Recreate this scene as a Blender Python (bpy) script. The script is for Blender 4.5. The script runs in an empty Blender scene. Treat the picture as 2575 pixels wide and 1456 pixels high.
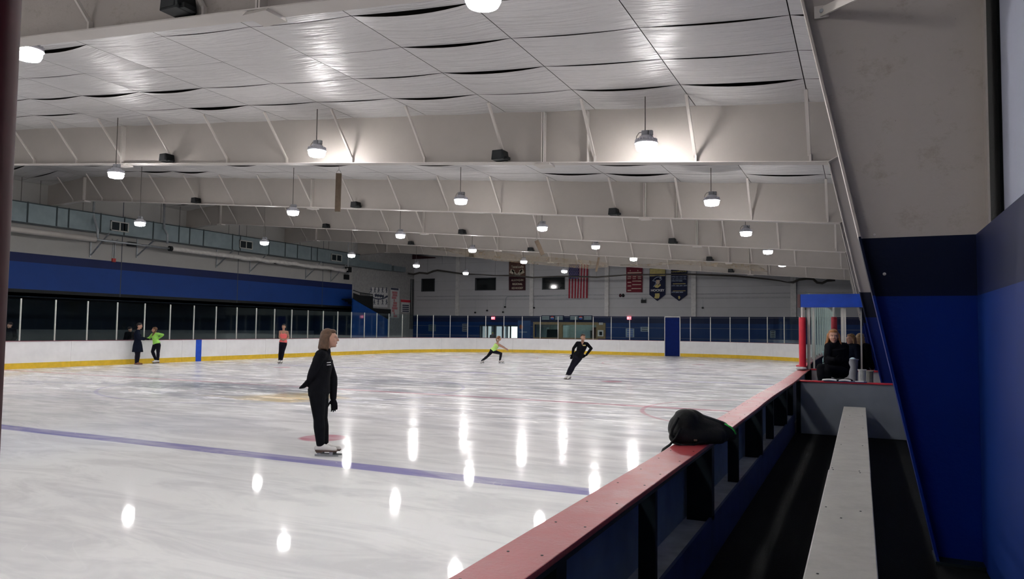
import bpy, bmesh, math, random
from mathutils import Vector, Matrix, Euler
random.seed(7)
S = bpy.context.scene
COL = S.collection
PI = math.pi

# ------------------------------------------------------------------ camera
W, H, F = 2575.0, 1456.0, 1852.3
CAM = Vector((0.7804, -15.3966, 1.6018))
YAW, PITCH, ROLL = math.radians(25.2822), math.radians(3.0656), math.radians(0.6841)
_f = Vector((-math.sin(YAW) * math.cos(PITCH), math.cos(YAW) * math.cos(PITCH), math.sin(PITCH)))
_r0 = Vector((math.cos(YAW), math.sin(YAW), 0))
_u0 = _r0.cross(_f)
_r = _r0 * math.cos(ROLL) + _u0 * math.sin(ROLL)
_u = -_r0 * math.sin(ROLL) + _u0 * math.cos(ROLL)
cd = bpy.data.cameras.new('camera')
cd.sensor_width = 36.0
cd.lens = F / W * 36.0
cd.clip_start = 0.05
cd.clip_end = 300
cam = bpy.data.objects.new('camera', cd)
COL.objects.link(cam)
m = Matrix.Identity(4)
for i in range(3):
    m[i][0], m[i][1], m[i][2], m[i][3] = _r[i], _u[i], -_f[i], CAM[i]
cam.matrix_world = m
S.camera = cam

# ------------------------------------------------------------------ light + exposure
LAMP_POWER = 1000.0        # emission of the bright core of each lamp lens
LAMP_COL = (1.0, 0.97, 0.96)
wd = bpy.data.worlds.new('world')
S.world = wd
wd.use_nodes = True
wd.node_tree.nodes['Background'].inputs[0].default_value = (0.02, 0.022, 0.025, 1)
wd.node_tree.nodes['Background'].inputs[1].default_value = 1.0
S.view_settings.view_transform = 'Standard'
S.view_settings.look = 'None'
S.view_settings.gamma = 1
S.view_settings.use_curve_mapping = False
S.view_settings.exposure = 0.68
S.cycles.use_denoising = True
S.cycles.use_light_tree = False
S.cycles.max_bounces = 4
S.cycles.diffuse_bounces = 3
S.cycles.glossy_bounces = 2
S.cycles.transparent_max_bounces = 10
S.cycles.use_adaptive_sampling = True
S.cycles.adaptive_threshold = 0.05
S.cycles.sample_clamp_indirect = 6

# ------------------------------------------------------------------ measuring helpers (a pixel of the photograph -> a point of the hall)
def ray(px, py):
    return _f + _r * ((px - W / 2) / F) + _u * ((H / 2 - py) / F)
def onX(px, py, X):
    d = ray(px, py); return CAM + d * ((X - CAM.x) / d.x)
def onY(px, py, Y):
    d = ray(px, py); return CAM + d * ((Y - CAM.y) / d.y)
def onZ(px, py, Z):
    d = ray(px, py); return CAM + d * ((Z - CAM.z) / d.z)
VF = Vector((-math.sin(YAW), math.cos(YAW), 0))     # level direction away from the viewer
VR = Vector((math.cos(YAW), math.sin(YAW), 0))
UP = Vector((0, 0, 1))
def onP(px, py, P, dd=0.0):                          # point on the upright plane through P, pushed back by dd
    d = ray(px, py); t = ((P - CAM).dot(VF) + dd) / d.dot(VF); return CAM + d * t

# ------------------------------------------------------------------ materials
MATS = {}
class G:
    def __init__(s, name):
        s.m = bpy.data.materials.new(name); s.m.use_nodes = True
        s.t = s.m.node_tree; s.n = s.t.nodes; s.l = s.t.links
        s.b = s.n['Principled BSDF']
    def new(s, typ, **kw):
        nd = s.n.new(typ)
        for k, v in kw.items(): setattr(nd, k, v)
        return nd
    def put(s, sock, v):
        if hasattr(v, 'is_output') or isinstance(v, bpy.types.NodeSocket): s.l.new(v, sock)
        elif isinstance(v, (tuple, list)):
            sock.default_value = (*v, 1) if len(v) == 3 and len(sock.default_value) == 4 else v
        else: sock.default_value = v
    def math(s, op, a, b=None, c=None, clamp=False):
        nd = s.new('ShaderNodeMath', operation=op); nd.use_clamp = clamp
        s.put(nd.inputs[0], a)
        if b is not None: s.put(nd.inputs[1], b)
        if c is not None: s.put(nd.inputs[2], c)
        return nd.outputs[0]
    def mix(s, f, a, b):
        nd = s.new('ShaderNodeMix', data_type='RGBA')
        s.put(nd.inputs[0], f); s.put(nd.inputs[6], a); s.put(nd.inputs[7], b)
        return nd.outputs[2]
    def ramp(s, f, lo, hi, a=0.0, b=1.0):
        nd = s.new('ShaderNodeMapRange'); nd.clamp = True
        s.put(nd.inputs[0], f); nd.inputs[1].default_value = lo; nd.inputs[2].default_value = hi
        nd.inputs[3].default_value = a; nd.inputs[4].default_value = b
        return nd.outputs[0]
    def pos(s, obj=False):
        if obj: return s.new('ShaderNodeTexCoord').outputs['Object']
        return s.new('ShaderNodeNewGeometry').outputs['Position']
    def xyz(s, v):
        nd = s.new('ShaderNodeSeparateXYZ'); s.l.new(v, nd.inputs[0]); return nd.outputs
    def noise(s, v, scale, detail=3, rough=0.5, sc=(1, 1, 1), off=(0, 0, 0), dist=0.0, rot=0.0):
        mp = s.new('ShaderNodeMapping'); s.l.new(v, mp.inputs[0])
        mp.inputs[3].default_value = sc; mp.inputs[1].default_value = off; mp.inputs[2].default_value = (0, 0, rot)
        nd = s.new('ShaderNodeTexNoise'); s.l.new(mp.outputs[0], nd.inputs['Vector'])
        nd.inputs['Scale'].default_value = scale; nd.inputs['Detail'].default_value = detail
        nd.inputs['Roughness'].default_value = rough; nd.inputs['Distortion'].default_value = dist
        return nd.outputs[0]
    def bump(s, h, strength, dist=0.02):
        nd = s.new('ShaderNodeBump'); nd.inputs['Strength'].default_value = strength
        nd.inputs['Distance'].default_value = dist; s.l.new(h, nd.inputs['Height'])
        s.l.new(nd.outputs[0], s.b.inputs['Normal'])
    def set(s, **kw):
        names = dict(col='Base Color', rough='Roughness', metal='Metallic', spec='Specular IOR Level', coat='Coat Weight',
                     coatr='Coat Roughness', alpha='Alpha', trans='Transmission Weight', ior='IOR', em='Emission Color', ems='Emission Strength', sheen='Sheen Weight')
        for k, v in kw.items(): s.put(s.b.inputs[names[k]], v)

def mat(name, col, rough=0.5, metal=0.0, spec=0.4, var=0.12, scale=6.0, bump=0.0, coat=0.0, bscale=None):
    if name in MATS: return MATS[name]
    g = G(name); p = g.pos(obj=True)
    n = g.noise(p, scale, 2, 0.6)
    lo = tuple(max(0, c * (1 - var)) for c in col); hi = tuple(min(1, c * (1 + var)) for c in col)
    g.set(col=g.mix(g.ramp(n, .3, .7), lo, hi), rough=rough, metal=metal, spec=spec, coat=coat)
    if bump: g.bump(g.noise(p, bscale or scale * 8, 3), bump)
    MATS[name] = g.m
    return g.m

def emat(name, col, strength):
    if name in MATS: return MATS[name]
    g = G(name); p = g.pos(obj=True); n = g.noise(p, 3.0, 1)
    g.set(col=(0.8, 0.8, 0.8), rough=0.4, em=g.mix(g.ramp(n, 0, 1), col, tuple(min(1, c * 1.02) for c in col)), ems=strength)
    MATS[name] = g.m
    return g.m

def banded(name, white, bands, rough=0.5, seams=None, dirt=0.0, bump=0.0, spec=0.4):
    """paint bands by height: bands = [(z_top, colour), ...] from the top down; white above all"""
    g = G(name); p = g.pos(); x = g.xyz(p)
    n = g.noise(p, 1.3, 5, 0.65)
    c = g.mix(g.ramp(n, .3, .7), tuple(v * .93 for v in white), white)
    if dirt:
        d = g.noise(p, 5.0, 6, 0.75, sc=(1, 1, 1.3))
        c = g.mix(g.ramp(d, .55, .72, 0, dirt), c, (0.28, 0.24, 0.19))
        d2 = g.noise(p, 26.0, 3, 0.7, off=(3, 1, 7), sc=(1, 1, .7))
        c = g.mix(g.ramp(d2, .70, .76, 0, dirt * .8), c, (0.15, 0.13, 0.11))
    for zt, colr in bands:
        cc = g.mix(g.ramp(n, .3, .7), tuple(v * .85 for v in colr), colr)
        c = g.mix(g.math('LESS_THAN', x[2], zt), c, cc)
    if seams:
        axis, off, step, wdt, sc = seams
        f = g.math('ABSOLUTE', g.math('SUBTRACT', g.math('FLOORED_MODULO', g.math('SUBTRACT', x[axis], off), step), step / 2))
        c = g.mix(g.math('GREATER_THAN', f, step / 2 - wdt), c, sc)
    g.set(col=c, rough=rough, spec=spec)
    if bump: g.bump(g.noise(p, 30.0, 4), bump)
    MATS[name] = g.m
    return g.m

# ------------------------------------------------------------------ mesh building
def wloc(o):
    v = Vector((0, 0, 0))
    while o is not None:
        v += o.location; o = o.parent
    return v
class MB:
    def __init__(s): s.v = []; s.f = []; s.mi = []
    def add(s, vs, fs, mi=0):
        n = len(s.v); s.v += [Vector(v) for v in vs]
        for f in fs: s.f.append([i + n for i in f]); s.mi.append(mi)
        return s
    def box(s, x0, x1, y0, y1, z0, z1, mi=0):
        vs = [(x, y, z) for x in (x0, x1) for y in (y0, y1) for z in (z0, z1)]
        return s.add(vs, [(0, 1, 3, 2), (4, 6, 7, 5), (0, 4, 5, 1), (2, 3, 7, 6), (0, 2, 6, 4), (1, 5, 7, 3)], mi)
    def obox(s, c, hx, hy, hz, ax=(1, 0, 0), ay=(0, 1, 0), az=(0, 0, 1), mi=0):
        c = Vector(c); ax, ay, az = Vector(ax).normalized(), Vector(ay).normalized(), Vector(az).normalized()
        vs = [c + ax * (i * hx) + ay * (j * hy) + az * (k * hz) for i in (-1, 1) for j in (-1, 1) for k in (-1, 1)]
        return s.add(vs, [(0, 1, 3, 2), (4, 6, 7, 5), (0, 4, 5, 1), (2, 3, 7, 6), (0, 2, 6, 4), (1, 5, 7, 3)], mi)
    def bar(s, p0, p1, w, h, up=(0, 0, 1), mi=0):      # rectangular bar from p0 to p1
        p0, p1 = Vector(p0), Vector(p1); d = (p1 - p0); L = d.length; d.normalize()
        a = d.cross(Vector(up))
        if a.length < 1e-4: a = d.cross(Vector((1, 0, 0)))
        a.normalize(); b = a.cross(d)
        return s.obox((p0 + p1) / 2, L / 2, w / 2, h / 2, d, a, b, mi)
    def prism(s, poly, axis, a, b, mi=0):               # poly in the two other axes (in order), extruded along axis from a to b
        def P(u, v, t): return {0: (t, u, v), 1: (u, t, v), 2: (u, v, t)}[axis]
        n = len(poly); vs = [P(u, v, a) for u, v in poly] + [P(u, v, b) for u, v in poly]
        fs = [list(range(n))[::-1], list(range(n, 2 * n))] + [(i, (i + 1) % n, (i + 1) % n + n, i + n) for i in range(n)]
        return s.add(vs, fs, mi)
    def tube(s, pts, r, seg=8, mi=0, cap=True):
        pts = [Vector(p) for p in pts]; rs = r if isinstance(r, (list, tuple)) else [r] * len(pts)
        vs = []; prev = None
        for i, p in enumerate(pts):
            d = (pts[min(i + 1, len(pts) - 1)] - pts[max(i - 1, 0)]).normalized()
            if prev is None:
                a = d.orthogonal().normalized()
            else:
                a = (prev - d * prev.dot(d))
                a = a.normalized() if a.length > 1e-6 else d.orthogonal().normalized()
            prev = a; b = d.cross(a)
            vs += [p + (a * math.cos(2 * PI * k / seg) + b * math.sin(2 * PI * k / seg)) * rs[i] for k in range(seg)]
        fs = [(i * seg + k, i * seg + (k + 1) % seg, (i + 1) * seg + (k + 1) % seg, (i + 1) * seg + k) for i in range(len(pts) - 1) for k in range(seg)]
        if cap: fs += [list(range(seg))[::-1], list(range((len(pts) - 1) * seg, len(pts) * seg))]
        return s.add(vs, fs, mi)
    def cap2(s, p0, p1, r0, r1, seg=12, mi=0):          # tapered capsule
        p0, p1 = Vector(p0), Vector(p1); d = p1 - p0; L = d.length
        d = d.normalized() if L > 1e-6 else Vector((0, 0, 1))
        pts, rs = [], []
        for k in range(5):
            a = PI / 2 * k / 4; pts.append(p0 - d * (r0 * math.cos(a))); rs.append(max(1e-4, r0 * math.sin(a)))
        for k in range(5):
            a = PI / 2 * k / 4; pts.append(p1 + d * (r1 * math.sin(a))); rs.append(max(1e-4, r1 * math.cos(a)))
        return s.tube(pts, rs, seg, mi)
    def chain(s, pts, rs, seg=12, mi=0):
        for i in range(len(pts) - 1): s.cap2(pts[i], pts[i + 1], rs[i], rs[i + 1], seg, mi)
        return s
    def ell(s, c, rad, ax=(1, 0, 0), ay=(0, 1, 0), az=(0, 0, 1), seg=16, rings=10, mi=0, half=False):
        c = Vector(c); ax, ay, az = Vector(ax), Vector(ay), Vector(az); vs = []
        n = rings
        for i in range(n + 1):
            th = PI * i / n
            if half: th = PI / 2 * i / n
            for k in range(seg):
                ph = 2 * PI * k / seg
                vs.append(c + ax * (rad[0] * max(1e-3, math.sin(th)) * math.cos(ph)) + ay * (rad[1] * max(1e-3, math.sin(th)) * math.sin(ph)) + az * (rad[2] * math.cos(th)))
        fs = [(i * seg + k, (i + 1) * seg + k, (i + 1) * seg + (k + 1) % seg, i * seg + (k + 1) % seg) for i in range(n) for k in range(seg)]
        fs += [list(range(seg)), list(range(n * seg, (n + 1) * seg))[::-1]]
        return s.add(vs, fs, mi)
    def loft(s, secs, seg=18, mi=0):                    # secs: (centre, lateral axis, front axis, ra, rb)
        vs = []
        for c, a, b, ra, rb in secs:
            c, a, b = Vector(c), Vector(a).normalized(), Vector(b).normalized()
            vs += [c + a * (ra * math.cos(2 * PI * k / seg)) + b * (rb * math.sin(2 * PI * k / seg)) for k in range(seg)]
        n = len(secs)
        fs = [(i * seg + k, i * seg + (k + 1) % seg, (i + 1) * seg + (k + 1) % seg, (i + 1) * seg + k) for i in range(n - 1) for k in range(seg)]
        fs += [list(range(seg))[::-1], list(range((n - 1) * seg, n * seg))]
        return s.add(vs, fs, mi)
    def lathe(s, c, prof, seg=24, mi=0):                # prof: (radius, z) pairs
        c = Vector(c); n = len(prof)
        vs = [c + Vector((r * math.cos(2 * PI * k / seg), r * math.sin(2 * PI * k / seg), z)) for r, z in prof for k in range(seg)]
        fs = [(i * seg + k, i * seg + (k + 1) % seg, (i + 1) * seg + (k + 1) % seg, (i + 1) * seg + k) for i in range(n - 1) for k in range(seg)]
        fs += [list(range(seg))[::-1], list(range((n - 1) * seg, n * seg))]
        return s.add(vs, fs, mi)
    def build(s, name, material, parent=None, smooth=False, bevel=0.0, fix=True):
        me = bpy.data.meshes.new(name)
        if parent is None:
            xs = [v.x for v in s.v]; ys = [v.y for v in s.v]; zs = [v.z for v in s.v]
            o0 = Vector(((min(xs) + max(xs)) / 2, (min(ys) + max(ys)) / 2, min(zs)))
        else: o0 = wloc(parent)
        me.from_pydata([v - o0 for v in s.v], [], s.f)
        mats = material if isinstance(material, (list, tuple)) else [material]
        for mm in mats: me.materials.append(mm)
        for p, k in zip(me.polygons, s.mi):
            p.material_index = k; p.use_smooth = smooth
        if fix:
            bm = bmesh.new(); bm.from_mesh(me); bmesh.ops.recalc_face_normals(bm, faces=bm.faces); bm.to_mesh(me); bm.free()
        me.update()
        ob = bpy.data.objects.new(name, me); COL.objects.link(ob)
        if parent is None: ob.location = o0
        else: ob.parent = parent
        if bevel:
            md = ob.modifiers.new('bevel', 'BEVEL'); md.width = bevel; md.segments = 2; md.limit_method = 'ANGLE'
        return ob

def thing(name, label, cat, loc, group=None, kind=None):
    o = bpy.data.objects.new(name, None); COL.objects.link(o); o.location = Vector(loc)
    o.empty_display_size = 0.1
    return tag(o, label, cat, group, kind)
def tag(o, label=None, cat=None, group=None, kind=None):
    if label: o['label'] = label
    if cat: o['category'] = cat
    if group: o['group'] = group
    if kind: o['kind'] = kind
    return o
def struct(o): o['kind'] = 'structure'; return o
def kids(o): return [c for c in bpy.data.objects if c.parent == o]
def dup(root, loc, label, group=None):
    r = root.copy(); COL.objects.link(r); r.location = Vector(loc); r['label'] = label
    if group: r['group'] = group
    out = {}
    for ch in kids(root):
        c = ch.copy(); COL.objects.link(c); c.parent = r; out.setdefault(ch.name.split('.')[0], []).append(c)
        for g_ in kids(ch):
            d = g_.copy(); COL.objects.link(d); d.parent = c
    return r, out
ORD = ['first', 'second', 'third', 'fourth', 'fifth', 'sixth', 'seventh', 'eighth', 'ninth', 'tenth', 'eleventh', 'twelfth', 'thirteenth',
       'fourteenth', 'fifteenth', 'sixteenth', 'seventeenth', 'eighteenth', 'nineteenth', 'twentieth']
def ordn(i):
    if i < 20: return ORD[i]
    if i == 29: return 'thirtieth'
    if i == 39: return 'fortieth'
    return ['twenty', 'thirty', 'forty', 'fifty'][(i + 1) // 10 - 2] + '-' + ORD[(i + 1) % 10 - 1]

def text(name, body, c, size, material, parent, ax=(1, 0, 0), ay=(0, 0, 1), squash=1.0, bold=0.0, depth=0.004):
    cu = bpy.data.curves.new(name, 'FONT'); cu.body = body; cu.size = 1.0; cu.align_x = 'CENTER'; cu.align_y = 'CENTER'
    cu.extrude = 0.0; cu.offset = bold; cu.resolution_u = 3; cu.space_line = 0.95
    ob = bpy.data.objects.new(name, cu); COL.objects.link(ob)
    dg = bpy.context.evaluated_depsgraph_get(); me = bpy.data.meshes.new_from_object(ob.evaluated_get(dg))
    bpy.data.objects.remove(ob); bpy.data.curves.remove(cu)
    ax, ay = Vector(ax).normalized(), Vector(ay).normalized(); c = Vector(c); o0 = wloc(parent)
    for v in me.vertices: v.co = c + ax * (v.co.x * size * squash) + ay * (v.co.y * size) - o0
    me.materials.clear(); me.materials.append(material); me.name = name
    o = bpy.data.objects.new(name, me); COL.objects.link(o); o.parent = parent
    sol = o.modifiers.new('thickness', 'SOLIDIFY'); sol.thickness = depth; sol.offset = 0
    return o

# colours
WHITE = (0.80, 0.76, 0.72)
BLUE = (0.0, 0.016, 0.165)
NAVY = (0.0006, 0.004, 0.022)
m_steel = mat('white_painted_steel', (0.64, 0.60, 0.56), 0.45, var=.05, scale=1.5)
m_frame = banded('frame_paint', (0.47, 0.435, 0.40), [(2.27, NAVY), (1.86, BLUE)], rough=0.42, spec=.2)
m_frame0 = banded('worn_frame_paint', (0.46, 0.42, 0.385), [(2.27, NAVY), (1.86, BLUE)], rough=0.5, dirt=0.55, spec=.12, bump=.15)
m_galv = mat('galvanised_steel', (0.42, 0.45, 0.47), 0.35, metal=0.6, var=.15)
m_black = mat('black_plastic', (0.010, 0.012, 0.013), 0.5, spec=.2)
m_blackrub_and_gap_shade = mat('black_rubber_floor_and_gap_shade', (0.003, 0.004, 0.004), 0.8, spec=.08, bump=.3, scale=12)
m_red = mat('red_cap_plastic', (0.42, 0.045, 0.05), 0.38, var=.10, scale=9, coat=.25)
m_redpad = mat('red_vinyl_pad', (0.55, 0.02, 0.04), 0.4, var=.08)
m_darkpost = mat('dark_painted_steel', (0.006, 0.012, 0.015), 0.5, spec=.2)
m_boardw = mat('white_board_plastic', (0.88, 0.88, 0.89), 0.3, var=.04, scale=2.5)
m_yellow = mat('yellow_kick_plate', (0.75, 0.50, 0.035), 0.35, var=.10, scale=5)
m_bluepl = mat('blue_board_plastic', (0.01, 0.07, 0.50), 0.3)
m_alu = mat('aluminium_post', (0.62, 0.62, 0.58), 0.4, metal=0.35, var=.08)
m_wood = mat('brown_pressed_board', (0.13, 0.095, 0.065), 0.7, var=.15, scale=10)

def glass_mat():
    g = G('clear_rink_glass'); t = g.new('ShaderNodeBsdfTransparent'); t.inputs[0].default_value = (0.88, 0.93, 0.93, 1)
    gl = g.new('ShaderNodeBsdfGlossy'); gl.inputs['Roughness'].default_value = 0.04; gl.inputs[0].default_value = (0.9, 1, 1, 1)
    fr = g.new('ShaderNodeFresnel'); fr.inputs[0].default_value = 1.45
    p = g.pos(); n = g.noise(p, 1.2, 4)
    k = g.math('ADD', g.math('MULTIPLY', fr.outputs[0], 0.22), g.ramp(n, .4, .8, 0, .008))
    mx = g.new('ShaderNodeMixShader'); g.l.new(k, mx.inputs[0]); g.l.new(t.outputs[0], mx.inputs[1]); g.l.new(gl.outputs[0], mx.inputs[2])
    g.l.new(mx.outputs[0], g.n['Material Output'].inputs[0])
    return g.m
m_glass = glass_mat()
# ------------------------------------------------------------------ hall dimensions
FS = 7.62                                            # frame spacing
FY = [-15.4 + (0.755 + i) * FS for i in range(-1, 7)]  # FY[1] is the nearest frame in view; the last one is the end wall
def frame_y(i): return -15.4 + (0.755 + i) * FS
XRIDGE, XLW, XRW, YEND, YBACK = -29.9, -32.5, 1.49, frame_y(6) - 0.0, -24.5
ZFL = 0.10                                           # floor of the players' box
def ztop(x):
    return 5.527 + .0845 * (.24 - x) if x > XRIDGE else 5.527 + .0845 * (.24 - XRIDGE) - .0845 * (XRIDGE - x)
def zbot(x):
    return 4.46 + .084 * (.34 - x) if x > XRIDGE else 4.46 + .084 * (.34 - XRIDGE) - .05 * (XRIDGE - x)
XI, XL, YF_, YN_, RC = -0.31, -25.83, 31.0, -24.0, 8.53     # rink outline
ZB = 0.98

# ------------------------------------------------------------------ ice
def ice_mat():
    g = G('painted_ice'); p = g.pos(); x = g.xyz(p)
    base = (0.93, 0.93, 0.93)
    big = g.noise(p, 0.35, 3, 0.6, sc=(1, 1.6, 1), dist=0.6)
    scr = g.noise(p, 1.1, 4, 0.72, sc=(0.5, 1.7, 1), rot=.45, dist=.8)
    scr2 = g.noise(p, 0.9, 4, 0.75, sc=(.45, 1.6, 1), rot=-.15, off=(5, 2, 0), dist=1.0)
    col = g.mix(g.ramp(scr, .40, .56), (0.77, 0.77, 0.785), base)
    col = g.mix(g.ramp(scr2, .55, .75, 0, .55), col, (0.95, 0.95, 0.955))
    midf = g.ramp(x[1], -9.0, -3.0)                  # the far part is skated up more
    wear = g.noise(p, 0.55, 4, 0.7, sc=(.35, 1.5, 1), off=(9, 4, 0), rot=.1, dist=.6)
    col = g.mix(g.math('MULTIPLY', g.ramp(wear, .50, .62, 0, .8), midf), col, (0.42, 0.43, 0.49))
    col = g.mix(g.ramp(big, .3, .7, 0, .25), col, (0.86, 0.85, 0.845))
    fade = g.ramp(scr, .35, .70, .95, .45)
    def paint(mask, c, k=1.0):
        nonlocal col
        col = g.mix(g.math('MULTIPLY', mask, g.math('MULTIPLY', fade, k)), col, c)
    def line(yc, w):
        d = g.math('ABSOLUTE', g.math('SUBTRACT', x[1], yc)); return g.ramp(d, w / 2 - .01, w / 2 + .02, 1, 0)
    def rad(cx, cy, sx=1.0, sy=1.0):
        a = g.math('MULTIPLY', g.math('SUBTRACT', x[0], cx), 1 / sx); b = g.math('MULTIPLY', g.math('SUBTRACT', x[1], cy), 1 / sy)
        return g.math('SQRT', g.math('ADD', g.math('MULTIPLY', a, a), g.math('MULTIPLY', b, b)))
    def ring(cx, cy, r, w):
        d = g.math('ABSOLUTE', g.math('SUBTRACT', rad(cx, cy), r)); return g.ramp(d, w / 2, w / 2 + .03, 1, 0)
    def dot(cx, cy, r): return g.ramp(rad(cx, cy), r - .02, r + .04, 1, 0)
    bl, rd = (0.27, 0.25, 0.52), (0.60, 0.22, 0.28)
    paint(line(-8.3755, .30), bl, 1.0); paint(line(8.3755, .30), bl, .75)
    paint(line(0, .26), rd, .7); paint(line(26.6, .06), rd, .7)
    paint(ring(-12.95, 0, 4.57, .06), bl, .5)
    for cy in (-6.85, 6.85):
        for cx in (-6.25, -19.6): paint(dot(cx, cy, .32), rd, 1.0)
    for cx in (-6.25, -19.6):
        paint(ring(cx, 20.5, 4.57, .06), rd, .7); paint(dot(cx, 20.5, .3), rd, .9)
    paint(ring(-0.25, 0, 3.05, .06), rd, .7)
    paint(ring(-12.95, 26.6, 1.8, .08), rd, .6)
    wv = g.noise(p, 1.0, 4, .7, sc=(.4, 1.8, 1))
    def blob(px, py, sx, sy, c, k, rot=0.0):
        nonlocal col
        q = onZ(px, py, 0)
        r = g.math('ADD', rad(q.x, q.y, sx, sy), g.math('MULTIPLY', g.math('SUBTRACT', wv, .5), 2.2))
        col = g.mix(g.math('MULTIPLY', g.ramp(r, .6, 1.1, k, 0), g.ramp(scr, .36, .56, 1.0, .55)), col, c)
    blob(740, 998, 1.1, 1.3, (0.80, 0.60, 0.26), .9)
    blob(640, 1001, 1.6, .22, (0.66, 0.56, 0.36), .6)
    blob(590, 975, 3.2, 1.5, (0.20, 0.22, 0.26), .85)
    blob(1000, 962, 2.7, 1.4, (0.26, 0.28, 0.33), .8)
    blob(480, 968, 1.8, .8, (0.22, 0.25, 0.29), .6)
    # thin skate cuts
    cl = g.noise(p, .55, 2, .5, dist=1.2, off=(4, 7, 0))
    cut = g.math('MULTIPLY', g.ramp(g.math('ABSOLUTE', g.math('SUBTRACT', cl, .5)), .0, .0035, 1, 0), g.ramp(big, .4, .7, 0, .6))
    col = g.mix(cut, col, (0.96, 0.96, 0.965))
    rough = g.math('ADD', g.ramp(scr, .35, .7, .030, .06), g.math('MULTIPLY', midf, g.ramp(g.noise(p, 1.6, 3, .7, sc=(.5, 1.6, 1), off=(2, 8, 0)), .38, .58, .01, .26)))
    g.set(col=col, rough=rough, spec=g.math('SUBTRACT', .11, g.math('MULTIPLY', midf, .085)))
    g.bump(g.noise(p, 3.0, 2, .6, sc=(.4, 1, 1)), .004, .02)
    return g.m
m_ice = ice_mat()
def outline(n=14, inset=0.0):
    pts = []
    def arc(cx, cy, a0, a1):
        for i in range(n + 1):
            a = a0 + (a1 - a0) * i / n; pts.append((cx + (RC - inset) * math.cos(a), cy + (RC - inset) * math.sin(a)))
    arc(XI - RC, YN_ + RC, -PI / 2, 0); arc(XI - RC, YF_ - RC, 0, PI / 2); arc(XL + RC, YF_ - RC, PI / 2, PI); arc(XL + RC, YN_ + RC, PI, 1.5 * PI)
    return pts
struct(MB().prism(outline(), 2, -0.05, 0.0).build('floor_ice', m_ice))
m_rub = mat('dark_rubber_floor', (0.03, 0.035, 0.04), 0.8, bump=.2, scale=10)
struct(MB().box(-38.5, 1.7, YBACK, 36.3, -0.30, -0.055).build('floor', m_rub))
struct(MB().box(-0.11, 1.49, YBACK, -3.5, -0.055, ZFL).build('floor_players_box', m_blackrub_and_gap_shade))
struct(MB().box(-0.11, 1.49, -3.5, 8.0, -0.055, ZFL).build('floor_score_box', m_rub))

# ------------------------------------------------------------------ walls
m_wr = banded('wall_right_paint', (0.44, 0.47, 0.58), [(2.27, (0.001, 0.007, 0.05)), (1.86, (0.0, 0.025, 0.19))], rough=.5, dirt=.15)
m_wl = banded('wall_left_paint', (0.44, 0.43, 0.41), [(4.70, (0.0, 0.010, 0.09)), (4.30, (0.0, 0.045, 0.26)), (3.10, (0.006, 0.008, 0.009))],
              rough=.6, seams=(1, frame_y(2) - FS / 2 + .0, FS, .022, (0.06, 0.07, 0.09)))
m_we = banded('wall_far_paint', (0.50, 0.50, 0.52), [(2.60, (0.001, 0.010, 0.07)), (2.12, (0.0, 0.035, 0.18))],
              rough=.6, seams=(2, .35, .72, .008, (0.30, 0.30, 0.31)))
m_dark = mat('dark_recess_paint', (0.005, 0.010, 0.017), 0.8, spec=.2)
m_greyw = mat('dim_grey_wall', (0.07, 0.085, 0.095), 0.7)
# right wall: lower block wall proud of the metal wall above it
struct(MB().box(XRW, XRW + .30, YBACK, 36.3, 0.0, 2.27).build('wall_right', m_wr))
struct(MB().box(1.63, 1.80, YBACK, 36.3, 2.27, 7.0).build('wall_right_upper', m_wr))
# left wall: upper part, and a recessed walkway under it
YP = 27.9
struct(MB().box(XLW - .25, XLW, YBACK, YP, 2.80, 8.4).build('wall_left', m_wl))
struct(MB().box(XLW - .25, XLW, YP, 36.3, 0, 8.4).build('wall_left_far', mat('wall_left_plain', (.36, .355, .35), .6)))
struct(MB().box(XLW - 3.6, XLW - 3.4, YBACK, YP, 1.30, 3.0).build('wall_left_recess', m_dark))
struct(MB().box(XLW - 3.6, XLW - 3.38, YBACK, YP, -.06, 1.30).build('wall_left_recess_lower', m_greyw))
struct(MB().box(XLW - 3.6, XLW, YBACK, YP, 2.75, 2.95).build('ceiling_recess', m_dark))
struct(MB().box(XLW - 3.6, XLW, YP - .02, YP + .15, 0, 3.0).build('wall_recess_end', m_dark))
def px_rect(px0, py0, px1, py1, Y):
    a, b = onY(px0, py0, Y), onY(px1, py1, Y); return min(a.x, b.x), max(a.x, b.x), min(a.z, b.z), max(a.z, b.z)
# far wall with real openings: three dark upper windows, an entrance and a long serving window
YW = YEND
holes = [px_rect(1060, 701, 1093, 733, YW), px_rect(1195, 699, 1247, 730, YW), px_rect(1363, 697, 1421, 728, YW)]
x0, x1, _, z1 = px_rect(1206, 817, 1302, 846, YW); ent = (x0, x1, 0.0, z1)
x0, x1, z0, z1 = px_rect(1345, 816, 1500, 846, YW); srv = (x0, x1, 1.0, z1)
holes += [ent, srv]
def wall_with_holes(xa, xb, za, zb, hs):
    mb = MB(); xs = sorted({xa, xb} | {h[0] for h in hs} | {h[1] for h in hs}); zs = sorted({za, zb} | {h[2] for h in hs} | {h[3] for h in hs})
    for i in range(len(xs) - 1):
        for j in range(len(zs) - 1):
            cx, cz = (xs[i] + xs[i + 1]) / 2, (zs[j] + zs[j + 1]) / 2
            if any(h[0] < cx < h[1] and h[2] < cz < h[3] for h in hs): continue
            mb.box(xs[i], xs[i + 1], YW, YW + .25, zs[j], zs[j + 1])
    return mb
struct(wall_with_holes(XLW - .3, XRW + .3, -.05, 8.6, holes).build('wall_far', m_we))
struct(MB().box(XLW - 3.8, XRW + .5, YBACK - .2, YBACK, -.2, 8.6).build('wall_near', mat('wall_near_paint', (.5, .5, .52), .6)))
m_wdk = mat('dark_window_glass', (0.010, 0.013, 0.015), 0.08, spec=.5)
m_wfr = mat('dark_window_frame', (0.03, 0.035, 0.04), 0.4)
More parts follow.
